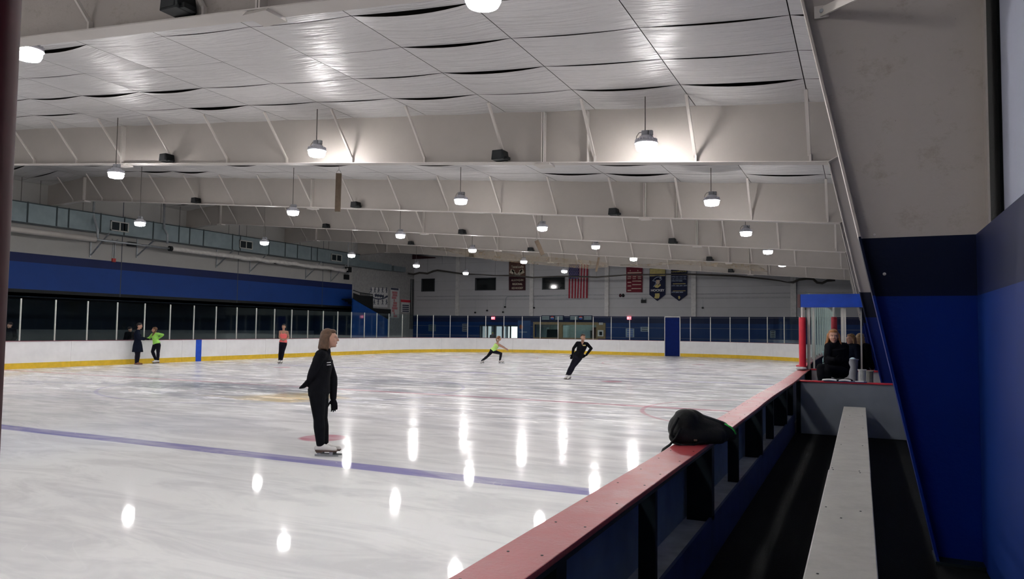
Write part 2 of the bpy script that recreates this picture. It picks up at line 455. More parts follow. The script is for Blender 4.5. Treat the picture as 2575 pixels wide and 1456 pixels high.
for i, (a, b, c, d) in enumerate(holes[:3]):
    w = thing('window_%d' % (i + 1), None, None, ((a + b) / 2, YW, c)); struct(w)
    MB().box(a, b, YW + .10, YW + .13, c, d).build('pane', m_wdk, w)
    mb = MB()
    for q in ((a, b, c, c + .06), (a, b, d - .06, d), (a, a + .07, c, d), (b - .07, b, c, d)): mb.box(q[0], q[1], YW - .02, YW + .14, q[2], q[3])
    mb.build('frame', m_wfr, w)
    # a dim upstairs room behind
    struct(MB().box(a - .6, b + .6, YW + 2.2, YW + 2.3, c - .6, d + .6).build('wall_room', m_dark))
# pilasters and girts on the far wall
for i, (px, wd_) in enumerate(((1152, .30), (1338, .30), (1527, .30), (1745, .32), (1995, .34))):
    X = onY(px, 720, YW).x
    struct(MB().box(X - wd_ / 2, X + wd_ / 2, YW - .16, YW, 2.60, ztop(X)).build('trim_%d' % (i + 1), mat('pilaster_paint', (0.62, 0.61, 0.60), .5)))
for i, pz in enumerate((onY(1450, 752, YW).z, onY(1450, 742, YW).z)):
    struct(MB().box(XLW + .3, XRW - .1, YW - .05 - .03 * i, YW, pz - .03, pz + .03).build('trim_%d' % (6 + i), mat('girt_paint', (0.36, 0.36, 0.38), .5)))

# ------------------------------------------------------------------ roof and draped liner
m_roofdk = mat('dark_roof_insulation', (0.045, 0.038, 0.034), 0.9)
m_fab = None
def fab_mat():
    g = G('draped_vinyl_liner'); p = g.pos()
    n = g.noise(p, 1.0, 4, .6)
    g.set(col=g.mix(g.ramp(n, .3, .7), (0.62, 0.605, 0.60), (0.69, 0.675, 0.67)), rough=.35, spec=.42)
    w = g.noise(p, 1.0, 3, .62, sc=(.55, 5.0, 1), dist=.5)
    w2 = g.noise(p, 2.6, 3, .5, sc=(.5, 4.0, 1), off=(3, 3, 3))
    g.bump(g.math('ADD', w, g.math('MULTIPLY', w2, .35)), .55, .10)
    return g.m
m_fab = fab_mat()
PURL = [1.62, .04] + [.04 - 1.92 * i for i in range(1, 17)]
PURL = [x for x in PURL if x > XRIDGE + .5] + [XRIDGE, XRIDGE - 1.9, XLW]
mb = MB()
for b in range(-2, 6):
    ya, yb = max(frame_y(b), YBACK), frame_y(b + 1)
    seams = [ya + (yb - ya) * j / 6 for j in range(7)]
    for j in range(6):
        for i in range(len(PURL) - 1):
            xa, xb = PURL[i], PURL[i + 1]
            wide = abs(xa - xb)
            sF = random.uniform(.012, .03) * wide / 1.92; sN = sF + random.choice([.0, .0, .006, .012, .016, .025, .04, .055]) * wide / 1.92
            if j == 0: sN = .02
            if j == 5: sF = .02
            nu, nv = 10, 5
            vs = []; ph = random.uniform(-.12, .12)
            for q in range(nv + 1):
                v = q / nv; y = seams[j] + .006 + (seams[j + 1] - seams[j] - .012) * v
                amp = sN * (1 - v) + sF * v + .03 * math.sin(PI * v) * random.uniform(.3, 1)
                for w_ in range(nu + 1):
                    u = w_ / nu; x = xa + (xb - xa) * u + (-.007 if w_ == 0 else .007 if w_ == nu else 0)
                    sh = 4 * u * (1 - u) * (1 + ph * (u - .5) * 3)
                    vs.append((x, y, ztop(x) - .004 - sh * amp))
            mb.add(vs, [(q * (nu + 1) + w_, q * (nu + 1) + w_ + 1, (q + 1) * (nu + 1) + w_ + 1, (q + 1) * (nu + 1) + w_) for q in range(nv) for w_ in range(nu)])
struct(mb.build('ceiling', m_fab, smooth=True, fix=False))
mb = MB()
mb.prism([(1.9, ztop(1.9) + .25), (XRIDGE, ztop(XRIDGE) + .25), (XLW - .3, ztop(XLW) + .25), (XLW - .3, ztop(XLW) + .4), (XRIDGE, ztop(XRIDGE) + .4), (1.9, ztop(1.9) + .4)], 1, YBACK, 36.4)
struct(mb.build('ceiling_roof_deck', m_roofdk))

# ------------------------------------------------------------------ steel frames
def make_frame(i, label):
    mf = m_frame0 if i == 0 else m_frame; Y = frame_y(i); root = thing('steel_frame', label, 'roof frame', (.9, Y, ZFL), 'white tapered steel roof frames')
    kx, kz, bx = .34, 4.46, 1.229
    # column web + flanges
    MB().prism([(bx, ZFL), (kx, kz), (.24, ztop(.24)), (1.555, ztop(1.555)), (1.555, 2.275), (XRW, 2.275), (XRW, ZFL)], 1, Y - .006, Y + .006).build('column_web', mf, root)
    d = Vector((bx - kx, 0, ZFL - kz)).normalized(); n = Vector((-d.z, 0, d.x)) * -1
    mb = MB(); c = Vector(((bx + kx) / 2, Y, (ZFL + kz) / 2)); L = Vector((bx - kx, 0, ZFL - kz)).length
    mb.obox(c, L / 2, .125, .008, d, (0, 1, 0), d.cross(Vector((0, 1, 0)))); mb.build('inner_flange', mf, root)
    MB().box(1.547, 1.559, Y - .125, Y + .125, 2.275, ztop(1.555)).build('outer_flange', mf, root)
    MB().box(bx - .02, XRW, Y - .14, Y + .14, ZFL, ZFL + .02).build('base_plate', m_darkpost, root)
    mb = MB()                                         # rafter web
    mb.prism([(.24, ztop(.24) + .02), (kx, kz), (XRIDGE, zbot(XRIDGE)), (XLW, zbot(XLW)), (XLW, ztop(XLW)), (XRIDGE, ztop(XRIDGE) + .02)], 1, Y - .006, Y + .006)
    mb.build('rafter_web', mf, root)
    mb = MB()
    for xa, xb in ((kx, XRIDGE), (XRIDGE, XLW)):
        mb.bar((xa, Y, zbot(xa)), (xb, Y, zbot(xb)), .25, .016)
    mb.build('bottom_flange', m_steel, root)
    MB().bar((kx, Y - .07, kz), (XRW, Y - .07, kz + .62), .115, .012).build('knee_stiffener', m_steel, root)
    for xs in (-4.85, -17.2, XRIDGE):                 # bolted splices
        mb = MB()
        for o in (-.02, .02):
            mb.box(xs + o - .012, xs + o + .012, Y - .115, Y + .115, zbot(xs) - .05, ztop(xs) - .05)
        mb.prism([(Y - .16, zbot(xs) - .06), (Y + .16, zbot(xs) - .06), (Y + .12, zbot(xs) - .01), (Y - .12, zbot(xs) - .01)], 0, xs - .16, xs + .16)
        mb.build('splice_plate', m_steel, root)
    MB().box(-3.93, -3.915, Y - .11, Y, zbot(-3.9) + .01, ztop(-3.9) - .05).build('web_stiffener', m_steel, root)
    for k, x in enumerate([.04 - 1.92 * q for q in range(0, 17)]):
        if x < XLW + .3: break
        p0 = Vector((x, Y - .80, ztop(x) - .03)); p1 = Vector((x, Y - .012, zbot(x) + .10))
        if k == 0: p1 = Vector((x + .0, Y - .012, zbot(x) + .12))
        mb = MB(); mb.bar(p0, p1, .06, .008); mb.obox((p0 + p1) / 2 + Vector((.022, 0, 0)), (p1 - p0).length / 2, .003, .022, p1 - p0, (1, 0, 0), (p1 - p0).cross(Vector((1, 0, 0))))
        mb.box(x - .004, x + .03, Y - .06, Y, zbot(x) + .02, zbot(x) + .14)
        mb.build('brace', m_steel, root)
    return root
fl = ['nearest steel roof frame, its tapered blue and white column filling the right side', 'second steel roof frame from the camera, two bright lamp patches on its web',
      'third steel roof frame from the camera, behind the hanging brown board', 'fourth steel roof frame from the camera', 'fifth steel roof frame from the camera',
      'farthest steel roof frame, in front of the wall banners']
for i in range(6): make_frame(i, fl[i])
make_frame(-1, 'steel roof frame behind the camera')
f0 = [o for o in bpy.data.objects if o.name == 'steel_frame'][0]
Pa = onY(2066, 30, frame_y(0) - .03); Pb = onY(2235, -52, frame_y(0) - .62)
MB().bar(Pa, Pb, .075, .012, up=(0, 1, 0)).obox(Pa, .05, .008, .045).build('brace', m_steel, f0)
MB().tube([Pa + Vector((0, -.03, 0)), Pa + Vector((0, .0, 0))], .014, 8).build('bolt', m_galv, f0)
for px, py in ((2199, 591), (2224, 689)):
    q = onY(px, py, frame_y(0) - .008); MB().ell(q, (.011, .008, .011), seg=10, rings=6).build('bolt', m_steel, f0)
struct(MB().box(1.612, 1.629, -9.80, -9.31, 2.275, 5.4).build('trim_9', m_blackrub_and_gap_shade))  # black strip stands in for the shade in the gap behind the flange
# ------------------------------------------------------------------ high bay lamps
m_house = mat('white_lamp_housing', (0.66, 0.66, 0.72), 0.4, var=.05)
m_boxgr = mat('grey_junction_box', (0.30, 0.31, 0.33), 0.45)
m_cord = mat('grey_lamp_cord', (0.10, 0.09, 0.08), 0.6)
def lens_mat():
    g = G('glowing_lamp_lens'); p = g.pos(obj=True); x = g.xyz(p)
    r2 = g.math('SQRT', g.math('ADD', g.math('MULTIPLY', x[0], x[0]), g.math('MULTIPLY', x[1], x[1])))
    core = g.math('MULTIPLY', g.ramp(r2, .055, .075, 1, 0), g.math('LESS_THAN', x[2], -.10))
    side = g.ramp(x[2], -.125, -.09, 0, 1)
    st = g.math('ADD', g.math('MULTIPLY', core, LAMP_POWER), g.math('ADD', g.math('MULTIPLY', side, 90.0), 9.0))
    g.set(col=(.8, .8, .8), em=(*LAMP_COL, 1), ems=st)
    return g.m
m_lens = lens_mat()
def make_lamp(loc):
    r = thing('high_bay_lamp', 'lamp', 'lamp', loc, 'white high bay lamps over the ice'); c = Vector(loc)
    MB().lathe(c, [(.02, -.132), (.06, -.131), (.08, -.130), (.10, -.128), (.155, -.115), (.178, -.07), (.182, 0.0), (.180, .012)], 24).build('lens', m_lens, r, smooth=True)
    MB().lathe(c, [(.188, .0), (.205, .004), (.200, .03), (.165, .05), (.14, .09), (.115, .13), (.10, .14)], 24).build('housing', m_house, r, smooth=True)
    mb = MB()
    for k in range(20):
        a = 2 * PI * k / 20; mb.obox(c + Vector((math.cos(a) * .16, math.sin(a) * .16, .045)), .035, .003, .035, (math.cos(a), math.sin(a), 0), (-math.sin(a), math.cos(a), 0))
    mb.build('fin', m_house, r)
    mb = MB(); mb.box(c.x - .075, c.x + .045, c.y - .05, c.y + .05, c.z + .14, c.z + .235); mb.box(c.x + .05, c.x + .115, c.y - .04, c.y + .04, c.z + .145, c.z + .23)
    mb.build('junction_box', m_boxgr, r, bevel=.006)
    MB().tube([c + Vector(v) for v in ((-.075, 0, .22), (-.13, 0, .21), (-.175, 0, .15), (-.18, 0, .09), (-.15, 0, .06))], .006, 6).build('cord', m_cord, r, smooth=True)
    MB().tube([c + Vector((-.02, 0, .235 + .1 * k)) for k in range(11)], .010, 6).build('stem', m_cord, r)   # 1 m, scaled per lamp
    return r
L0 = -15.4 + 12.53; LD = 6.22
lamp_px = {0: [(1625, 362), (797, 380), (292, 436)], 1: [(1790, 505), (1159, 503), (737, 532), (352, 560)], 2: [(1876, 584), (1364, 572), (1007, 591), (665, 609)],
           3: [(1931, 631), (1498, 619), (1188, 628), (884, 641)], 4: [(1593, 650), (1317, 657), (1047, 667)], 5: [(1419, 681), (1171, 686)], -1: [(1215, -14), (70, 128)]}
rows = {}
pos = []
first_col = {0: 0, 1: 0, 2: 0, 3: 0, 4: 1, 5: 2, -1: 0}
for k, l in lamp_px.items():
    for j, q in enumerate(l):
        P = onY(q[0], q[1], L0 + LD * k); pos.append((k, first_col[k] + j, P))
xrow = {}
for k, c, P in pos: xrow.setdefault(c, []).append(P)
RX = {c: sum(p.x for p in v) / len(v) for c, v in xrow.items()}; RZ = {c: sorted(p.z for p in v)[len(v) // 2] for c, v in xrow.items()}
have = {(k, c) for k, c, P in pos}
extra = [(k, c, Vector((RX[c], L0 + LD * k, RZ[c]))) for k in range(-3, 6) for c in range(4) if (k, c) not in have and not (k == 5 and c < 2)]
rown = ['nearest the right wall', 'second from the right', 'third from the right', 'farthest left']
dep = {-3: 'far behind the camera', -2: 'behind the camera', -1: 'by the nearest roof frame', 0: 'before the second roof frame', 1: 'before the third roof frame', 2: 'before the fourth roof frame',
       3: 'before the fifth roof frame', 4: 'before the farthest roof frame', 5: 'close to the end wall'}
proto = None
for k, c, P in pos + extra:
    lab = 'lamp %s, in the row %s' % (dep[k], rown[c])
    if proto is None:
        proto = make_lamp(P); proto['label'] = lab; r = proto; parts = {'stem': [o for o in kids(proto) if o.name.startswith('stem')]}
    else: r, parts = dup(proto, P, lab)
    st = parts['stem'][0]; need = max(.05, ztop(P.x) + .02 - (P.z + .235)); st.scale = (1, 1, need); st.location = (0, 0, .235 * (1 - need))
# ------------------------------------------------------------------ rink boards, glass and posts
m_cap = mat('dark_red_cap', (0.16, 0.03, 0.05), 0.4)
def path(s):
    """point, outward normal at arc length s; s = 0 on the left side at Y = 0, clockwise"""
    y1 = YF_ - RC; q = RC * PI / 2; e = (XI - RC) - (XL + RC)
    if s < y1: return Vector((XL, s, 0)), Vector((-1, 0, 0))
    s -= y1
    if s < q:
        a = PI - s / RC; return Vector((XL + RC + RC * math.cos(a), y1 + RC * math.sin(a), 0)), Vector((math.cos(a), math.sin(a), 0))
    s -= q
    if s < e: return Vector((XL + RC + s, YF_, 0)), Vector((0, 1, 0))
    s -= e
    if s < q:
        a = PI / 2 - s / RC; return Vector((XI - RC + RC * math.cos(a), y1 + RC * math.sin(a), 0)), Vector((math.cos(a), math.sin(a), 0))
    s -= q
    return Vector((XI, y1 - s, 0)), Vector((1, 0, 0))
LTOT = 2 * (YF_ - RC) + RC * PI + (XI - RC) - (XL + RC)
SEND = LTOT - 1.3                                     # ends at the score box
def strip(s0, s1, z0, z1, o0, o1, n=None):
    n = n or max(1, int((s1 - s0) / .35)); mb = MB()
    pts = []
    for i in range(n + 1):
        p, nn = path(s0 + (s1 - s0) * i / n); pts.append((p, nn))
    vs = []
    for p, nn in pts:
        for o, z in ((o0, z0), (o1, z0), (o1, z1), (o0, z1)): vs.append(p + nn * o + Vector((0, 0, z)))
    fs = [(4 * i + k, 4 * i + (k + 1) % 4, 4 * i + 4 + (k + 1) % 4, 4 * i + 4 + k) for i in range(n) for k in range(4)] + [(0, 1, 2, 3), (4 * n, 4 * n + 1, 4 * n + 2, 4 * n + 3)]
    return mb.add(vs, fs)
sdoor = (YF_ - RC) + RC * PI / 2 + (-10.42 - (XL + RC)); sdoor1 = sdoor + 1.0
cuts = []; s = -2.46
while s < SEND: cuts.append(s); s += 2.488
segs = []
for i, a in enumerate(cuts):
    b = min(a + 2.488, SEND)
    if a < sdoor < b: segs += [(a, sdoor), (sdoor1, max(b, sdoor1 + 1.4))]
    elif a < sdoor1 < b: pass
    else: segs.append((a, b))
segs = [(a, b) for a, b in segs if b - a > .2]
fix = []
for a, b in segs:
    if fix and a < fix[-1][1] - 1e-4: a = fix[-1][1]
    if b - a > .1: fix.append((a, b))
segs = fix
def where(s):
    y1 = YF_ - RC; q = RC * PI / 2; e = (XI - RC) - (XL + RC)
    if s < y1: return 0, 'along the left side of the ice', 'left'
    if s < y1 + q: return 1, 'on the far left corner curve', 'left'
    if s < y1 + q + e: return 2, 'along the far end of the ice', 'left'
    if s < y1 + 2 * q + e: return 3, 'on the far right corner curve', 'left'
    return 4, 'along the right side behind the score box', 'far end'
cnt = {}
for a, b in segs:
    k, wh, sd = where((a + b) / 2); n = cnt.get(k, 0); cnt[k] = n + 1
    P, _ = path((a + b) / 2)
    r = thing('rink_board', 'white rink board %s, %s from the %s' % (wh, ordn(n), sd), 'rink board', (P.x, P.y, 0), 'white rink boards')
    strip(a + .004, b - .004, .2, ZB - .02, .0, .03).build('facing', m_boardw, r)
    strip(a + .004, b - .004, .0, .2, -.012, .03).build('kick_plate', m_yellow, r)
    strip(a, b, ZB - .02, ZB, -.02, .17).build('top_cap', m_cap, r)
    strip(a, b, .0, ZB - .02, .14, .16).build('backing', m_dark, r)
    for sc_, w_, mm in ((0.0, .15, m_redpad), (8.3755, .15, m_bluepl)):
        for base in (sc_, LTOT - sc_):
            if a < base < b: strip(base - w_, base + w_, .0, ZB - .02, -.016, 0.0, 1).build('line_mark', mm, r)
P, _ = path((sdoor + sdoor1) / 2)
r = thing('rink_gate', 'tall solid blue rink gate in the far end boards', 'gate', (P.x, P.y, 0))
strip(sdoor + .03, sdoor1 - .03, 0.03, 2.42, .02, .07, 1).build('door_panel', mat('deep_blue_gate', (0.0, 0.010, 0.11), .6, spec=.12), r)
for q in (sdoor, sdoor1 - .04): strip(q, q + .04, 0, 2.5, 0, .08, 1).build('jamb', m_alu, r)
strip(sdoor, sdoor1, 2.46, 2.50, 0, .08, 1).build('top_rail', m_alu, r)
# posts
ZG = 2.47
posts = [.66 + 1.244 * k for k in range(-1, 18)]
s = posts[-1] + 1.244
while s < SEND - .2:
    if sdoor - .7 < s < sdoor1 + .5: s = sdoor1 + .62; posts.append(s); s += 1.244; continue
    posts.append(s); s += 1.244
cnt = {}; proto = None
for s in posts:
    k, wh, sd = where(s); n = cnt.get(k, 0); cnt[k] = n + 1
    P, nn = path(s)
    lab = 'glass shield %s, %s from the %s' % (wh, ordn(n), sd)
    c = P + nn * .07
    mb = MB(); t = Vector((-nn.y, nn.x, 0)); mb.obox(c + Vector((0, 0, (ZB + ZG) / 2)), .022, .02, (ZG - ZB) / 2, t, nn, UP)
    r = thing('glass_shield', lab, 'rink glass', (c.x, c.y, ZB), 'clear glass shields above the rink boards')
    mb.build('post', m_alu, r)
    nx = s + 1.244
    if abs(nx - sdoor) < .8 and s < sdoor: nx = sdoor
    elif s < sdoor < nx: nx = sdoor
    nxt = [q for q in posts if q > s + .01]
    if nxt and nxt[0] < nx: nx = nxt[0]
    strip(s + .024, min(nx, SEND + .6) - .024, ZB, ZG - .01, .066, .076, 3).build('pane', m_glass, r)
# ------------------------------------------------------------------ near players' box: boards, ledge, gussets, bench
ZC = 0.913; X0, X1 = -0.253, -0.062; YE = -3.52
y0 = CAM.y - 3.5
r = thing('player_box_board', "low rink board with wide red cap, in front of the players' bench", 'rink board', ((X0 + X1) / 2, -9, 0))
mb = MB(); n = 40
def capx(y): return .012 * math.sin(y * 1.1) * (1 if y > -8 else .2)
for i in range(n):
    ya, yb = y0 + (-2.6 - y0) * i / n, y0 + (-2.6 - y0) * (i + 1) / n
vs = []
for i in range(n + 1):
    y = y0 + (-.5 - y0) * i / n; w = capx(y)
    vs += [(X0 + w, y, ZC - .022), (X1 + w, y, ZC - .022), (X1 + w, y, ZC), (X0 + w, y, ZC)]
mb = MB().add(vs, [(4 * i + k, 4 * i + (k + 1) % 4, 4 * i + 4 + (k + 1) % 4, 4 * i + 4 + k) for i in range(n) for k in range(4)] + [(0, 1, 2, 3), (4 * n, 4 * n + 1, 4 * n + 2, 4 * n + 3)])
def redcap_mat():
    g = G('worn_red_cap'); p = g.pos(); nn = g.noise(p, 5, 5, .65); c = g.mix(g.ramp(nn, .3, .7), (0.33, 0.035, 0.045), (0.42, 0.060, 0.068))
    sc = g.noise(p, 30, 6, .8, sc=(1, .35, 1), rot=.3); c = g.mix(g.ramp(sc, .64, .72, 0, .6), c, (0.55, 0.20, 0.20))
    g.set(col=c, rough=g.ramp(nn, .3, .7, .28, .45), coat=.05, spec=.35); g.bump(g.noise(p, 60, 5, .7), .35, .004); return g.m
m_rc = redcap_mat()
mb.build('top_cap', m_rc, r, bevel=.004)
BKX = -.300
MB().box(BKX - .03, BKX - .008, y0, -.5, .2, .84).build('ice_facing', m_boardw, r)
MB().box(BKX - .04, BKX - .008, y0, -.5, 0, .2).build('kick_plate', m_yellow, r)
MB().box(BKX - .008, BKX, y0, -.5, .0, .868).build('back_sheet', mat('dull_blue_back_sheet', (0.20, 0.26, 0.32), .5, var=.2, scale=3), r)
MB().box(X1 - .03, X1 - .008, y0, -3.5, ZC - .042, ZC - .022).build('top_rail', m_darkpost, r)
LEDX = -0.135; LZ = .345
MB().box(BKX, LEDX, y0, YE, LZ - .02, LZ).build('ledge', mat('grey_white_ledge', (0.42, 0.45, 0.45), .5, var=.2, scale=7), r)
MB().box(LEDX, LEDX + .018, y0, YE - .02, ZFL - .05, LZ + .03).build('fascia', mat('blue_grey_fascia', (0.035, 0.055, 0.14), .5, var=.25, scale=4), r)
# screw heads in the cap
mb = MB(); yy = y0 + 2.4; rnd = random.Random(3)
while yy < -4:
    for xx in (X0 + .035, X1 - .035):
        mb.lathe((xx + rnd.uniform(-.008, .008) + capx(yy), yy + rnd.uniform(-.05, .05), ZC - .002), [(.0048, 0), (.0048, .003), (.003, .0034)], 8)
    yy += .36
mb.build('screws', m_darkpost, r)
r['label'] = "low rink board with wide worn red cap beside the white bench"
for k, yy in enumerate([-4.79 + 1.383 * q for q in (1, 0, -1, -2, -3, -4, -5, -6, -7, -8)]):
    if k % 2: MB().box(-.282, LEDX + .018, yy - .045, yy + .045, LZ, ZC - .022).build('upright', m_darkpost, r)
    else: MB().box(-.237, -.150, yy - .02, yy + .02, LZ, ZC - .022).build('upright', m_darkpost, r)

# bench: long white two-plank top on dark legs
m_bench = None
def bench_mat():
    g = G('worn_white_bench'); p = g.pos(obj=True); nn = g.noise(p, 6, 6, .7); c = g.mix(g.ramp(nn, .3, .7), (0.36, 0.35, 0.32), (0.46, 0.45, 0.41))
    st = g.noise(p, 12, 8, .8, sc=(.35, 1, 1)); c = g.mix(g.ramp(st, .60, .75, 0, .5), c, (0.30, 0.29, 0.28)); g.set(col=c, rough=.5); g.bump(st, .1, .003); return g.m
m_bench = bench_mat()
ZBN = .548; bx0, bx1 = .553, .842
r = thing('players_bench', "long white plank bench with paired bolts in the players' box", 'bench', ((bx0 + bx1) / 2, -9, ZFL))
ykink = onZ(2082, 1180, ZBN).y
def plank(ya, yb, da, db, nm):
    mb = MB(); vs = []
    for y, d in ((ya, da), (yb, db)):
        for x, z in ((bx0 + d, ZBN - .04), (bx1 + d * .3, ZBN - .04), (bx1 + d * .3, ZBN), (bx0 + d, ZBN)): vs.append((x, y, z))
    mb.add(vs, [(0, 1, 5, 4), (1, 2, 6, 5), (2, 3, 7, 6), (3, 0, 4, 7), (0, 3, 2, 1), (4, 5, 6, 7)])
    mb.build(nm, m_bench, r, bevel=.006)
plank(y0, ykink - .002, -.012, -.006, 'seat_plank'); plank(ykink + .002, -3.72, .0, .004, 'seat_plank')
bolts = [(2137, 1045), (2169, 1046), (2124, 1074), (2170, 1077), (2115, 1118), (2169, 1121), (2093, 1177), (2095, 1181), (2161, 1185), (2163, 1189), (2077, 1275), (2164, 1286), (2115, 1303), (2056, 1443)]
mb = MB()
for q in bolts:
    P = onZ(q[0], q[1], ZBN); mb.lathe((P.x, P.y, ZBN - .003), [(.006, 0), (.006, .005), (.003, .006)], 8)
mb.build('bolts', m_darkpost, r)
for y in (-4.1, -6.2, -8.3, -10.4, -12.5, -14.6, -16.7):
    MB().box(.60, .64, y - .03, y + .03, ZFL, ZBN - .04).build('leg', m_darkpost, r)
    MB().box(.75, .79, y - .03, y + .03, ZFL, ZBN - .04).build('leg', m_darkpost, r)
# partition at the far end of the players' box
r = thing('box_partition', "grey board partition with thin red cap at the end of the players' box", 'partition', (.65, YE, ZFL))
MB().box(X1 + .012, 1.42, YE, YE + .03, ZFL, .868).build('panel', mat('blue_grey_partition', (0.19, 0.215, 0.25), .45, var=.08, scale=3), r)
MB().box(X1 + .012, 1.42, YE - .03, YE + .12, .868, .885).build('cap', m_redpad, r)
MB().box(X1 - .03, X1 + .03, YE - .02, YE + .05, ZFL, .868).build('corner_post', m_darkpost, r)

# papers and clipboard lying on the partition
def flat(px0, px1, z, y_, d, t, m_, nm, lab, cat, sk=0):
    a, b = onY(px0, 946, y_), onY(px1, 946, y_); mb = MB()
    mb.add([(a.x, y_ - .01, z), (b.x, y_ - .01 + sk, z), (b.x, y_ + d + sk, z), (a.x, y_ + d, z), (a.x, y_ - .01, z + t), (b.x, y_ - .01 + sk, z + t), (b.x, y_ + d + sk, z + t), (a.x, y_ + d, z + t)],
           [(0, 1, 2, 3), (4, 5, 6, 7), (0, 1, 5, 4), (1, 2, 6, 5), (2, 3, 7, 6), (3, 0, 4, 7)])
    return tag(mb.build(nm, m_, bevel=.002), lab, cat)
m_paper = mat('white_paper', (0.85, 0.85, 0.86), .6, var=.03)
flat(2071, 2180, .8855, YE - .03, .2, .008, mat('navy_folder', (0.02, 0.03, 0.12), .5), 'folder', 'dark blue folder lying open on the grey partition', 'folder')
o = thing('open_binder', 'open white binder of papers lying on the dark blue folder', 'binder', (onY(2105, 944, YE).x, YE + .04, .894))
for (a, b, h) in ((2067, 2103, .012), (2109, 2139, .012)):
    pa, pb = onY(a, 944, YE), onY(b, 944, YE); n = 6; vs = []
    for i in range(n + 1):
        x = pa.x + (pb.x - pa.x) * i / n; z = .894 + .010 * math.sin(PI * i / n)
        for yy in (YE - .02, YE + .18): vs += [(x, yy, z), (x, yy, z + h)]
    MB().add(vs, [(4 * i, 4 * i + 4, 4 * i + 5, 4 * i + 1) for i in range(n)] + [(4 * i + 1, 4 * i + 5, 4 * i + 7, 4 * i + 3) for i in range(n)] + [(4 * i + 2, 4 * i + 3, 4 * i + 7, 4 * i + 6) for i in range(n)] + [(4 * i, 4 * i + 2, 4 * i + 6, 4 * i + 4) for i in range(n)] + [(0, 1, 3, 2), (4 * n, 4 * n + 2, 4 * n + 3, 4 * n + 1)]).build('page_stack', m_paper, o, smooth=False)
p_ = onY(2106, 944, YE); MB().box(p_.x - .012, p_.x + .012, YE - .01, YE + .16, .894, .915).build('binder_rings', m_darkpost, o)
flat(2150, 2172, .894, YE - .02, .12, .006, m_paper, 'paper_sheet', 'small white sheet of paper on the right end of the folder', 'paper', .02)

# ------------------------------------------------------------------ score box beyond the partition
YS = -.42
r = thing('score_box', 'glazed score box with blue header beyond the grey partition', 'booth', (.5, YS, ZFL))
hz0, hz1 = onY(2060, 773, YS).z, onY(2060, 740, YS).z; hx0 = onY(2013, 750, YS).x
MB().box(hx0, 1.2, YS - .05, YS + .02, hz0, hz1).build('header_board', mat('bright_blue_header', (0.0, 0.05, 0.42), .4), r)
MB().box(hx0 - .05, hx0 - .002, YS - .06, YS + 1.6, hz0, hz1).build('header_side', mat('brown_header_side', (0.10, 0.05, 0.05), .6), r)
MB().box(hx0, 1.2, YS + .02, YS + 1.6, hz1 - .03, hz1).build('roof_panel', m_dark, r)
pc = onY(2020, 790, YS).x
MB().box(pc - .025, pc + .025, YS - .02, YS + .03, ZC, hz0).build('corner_post', m_steel, r)
for px, w_ in ((2033, .055), (2046, .03), (2118, .05), (2125, .03)):
    x = onY(px, 800, YS + .03).x; MB().box(x - w_ / 2, x + w_ / 2, YS + .04, YS + .09, ZC, hz0).build('mullion', m_alu, r)
xa, xb, xc = onY(2048, 800, YS).x, onY(2114, 800, YS).x, onY(2166, 800, YS).x
MB().box(xa, xb, YS + .06, YS + .07, ZC, hz0 - .01).build('glass', m_glass, r)
MB().box(xc - .02, xc + .01, YS + .3, YS + .34, ZC, hz0).build('mullion', m_alu, r)
MB().box(X1, 1.42, YS + .02, YS + .14, ZC - .02, ZC + .01).build('counter_cap', m_redpad, r)
MB().box(X1 + .01, 1.40, YS + .04, YS + .10, ZFL, ZC - .02).build('counter_front', mat('pale_counter', (.45, .45, .47), .5), r)
MB().box(XI, XI + .04, YS - .05, 1.28, .2, ZC + .04).build('ice_side_board', m_boardw, r)
MB().box(XI - .012, XI + .04, YS - .05, 1.28, 0, .2).build('kick_plate', m_yellow, r)
MB().box(XI - .02, XI + .17, YS + .1, 1.28, ZC + .04, ZC + .06).build('ledge_cap', m_redpad, r)
# second board row behind with its pad
def pad_post(nm, lab, base, z0, z1, z2, rad, seg=20):
    r = thing(nm, lab, 'padded post', (base.x, base.y, z0))
    MB().tube([(base.x, base.y, z0), (base.x, base.y, z2)], rad * .38, 12).build('pole', m_steel, r)
    mb = MB().lathe((base.x, base.y, 0), [(rad * .9, z0 + .01), (rad, z0 + .04), (rad * 1.03, (z0 + z1) / 2), (rad, z1 - .03), (rad * .92, z1)], seg)
    mb.build('pad', m_redpad, r, smooth=True); return r
b1 = onY(2018, 860, YS - .12)
pad_post('padded_post', 'red padded post at the ice side corner of the score box', b1, ZC, onY(2018, 798, YS - .12).z, hz0, .062)
b2 = onY(2098, 860, 2.2); pad_post('padded_post', 'red padded post seen through the score box glass', b2, ZFL, onY(2098, 797, 2.2).z, onY(2098, 797, 2.2).z + .4, .062)
# white bundle taped to the cap foot
P = onZ(2020, 935, ZC)
o = MB().ell((b1.x, b1.y - .35, ZC + .03), (.10, .16, .03), seg=18, rings=8).build('wrapped_towel', mat('grey_white_cloth', (.5, .48, .5), .8), smooth=True)
tag(o, 'grey white cloth bundle on the red cap at the foot of the padded post', 'cloth')
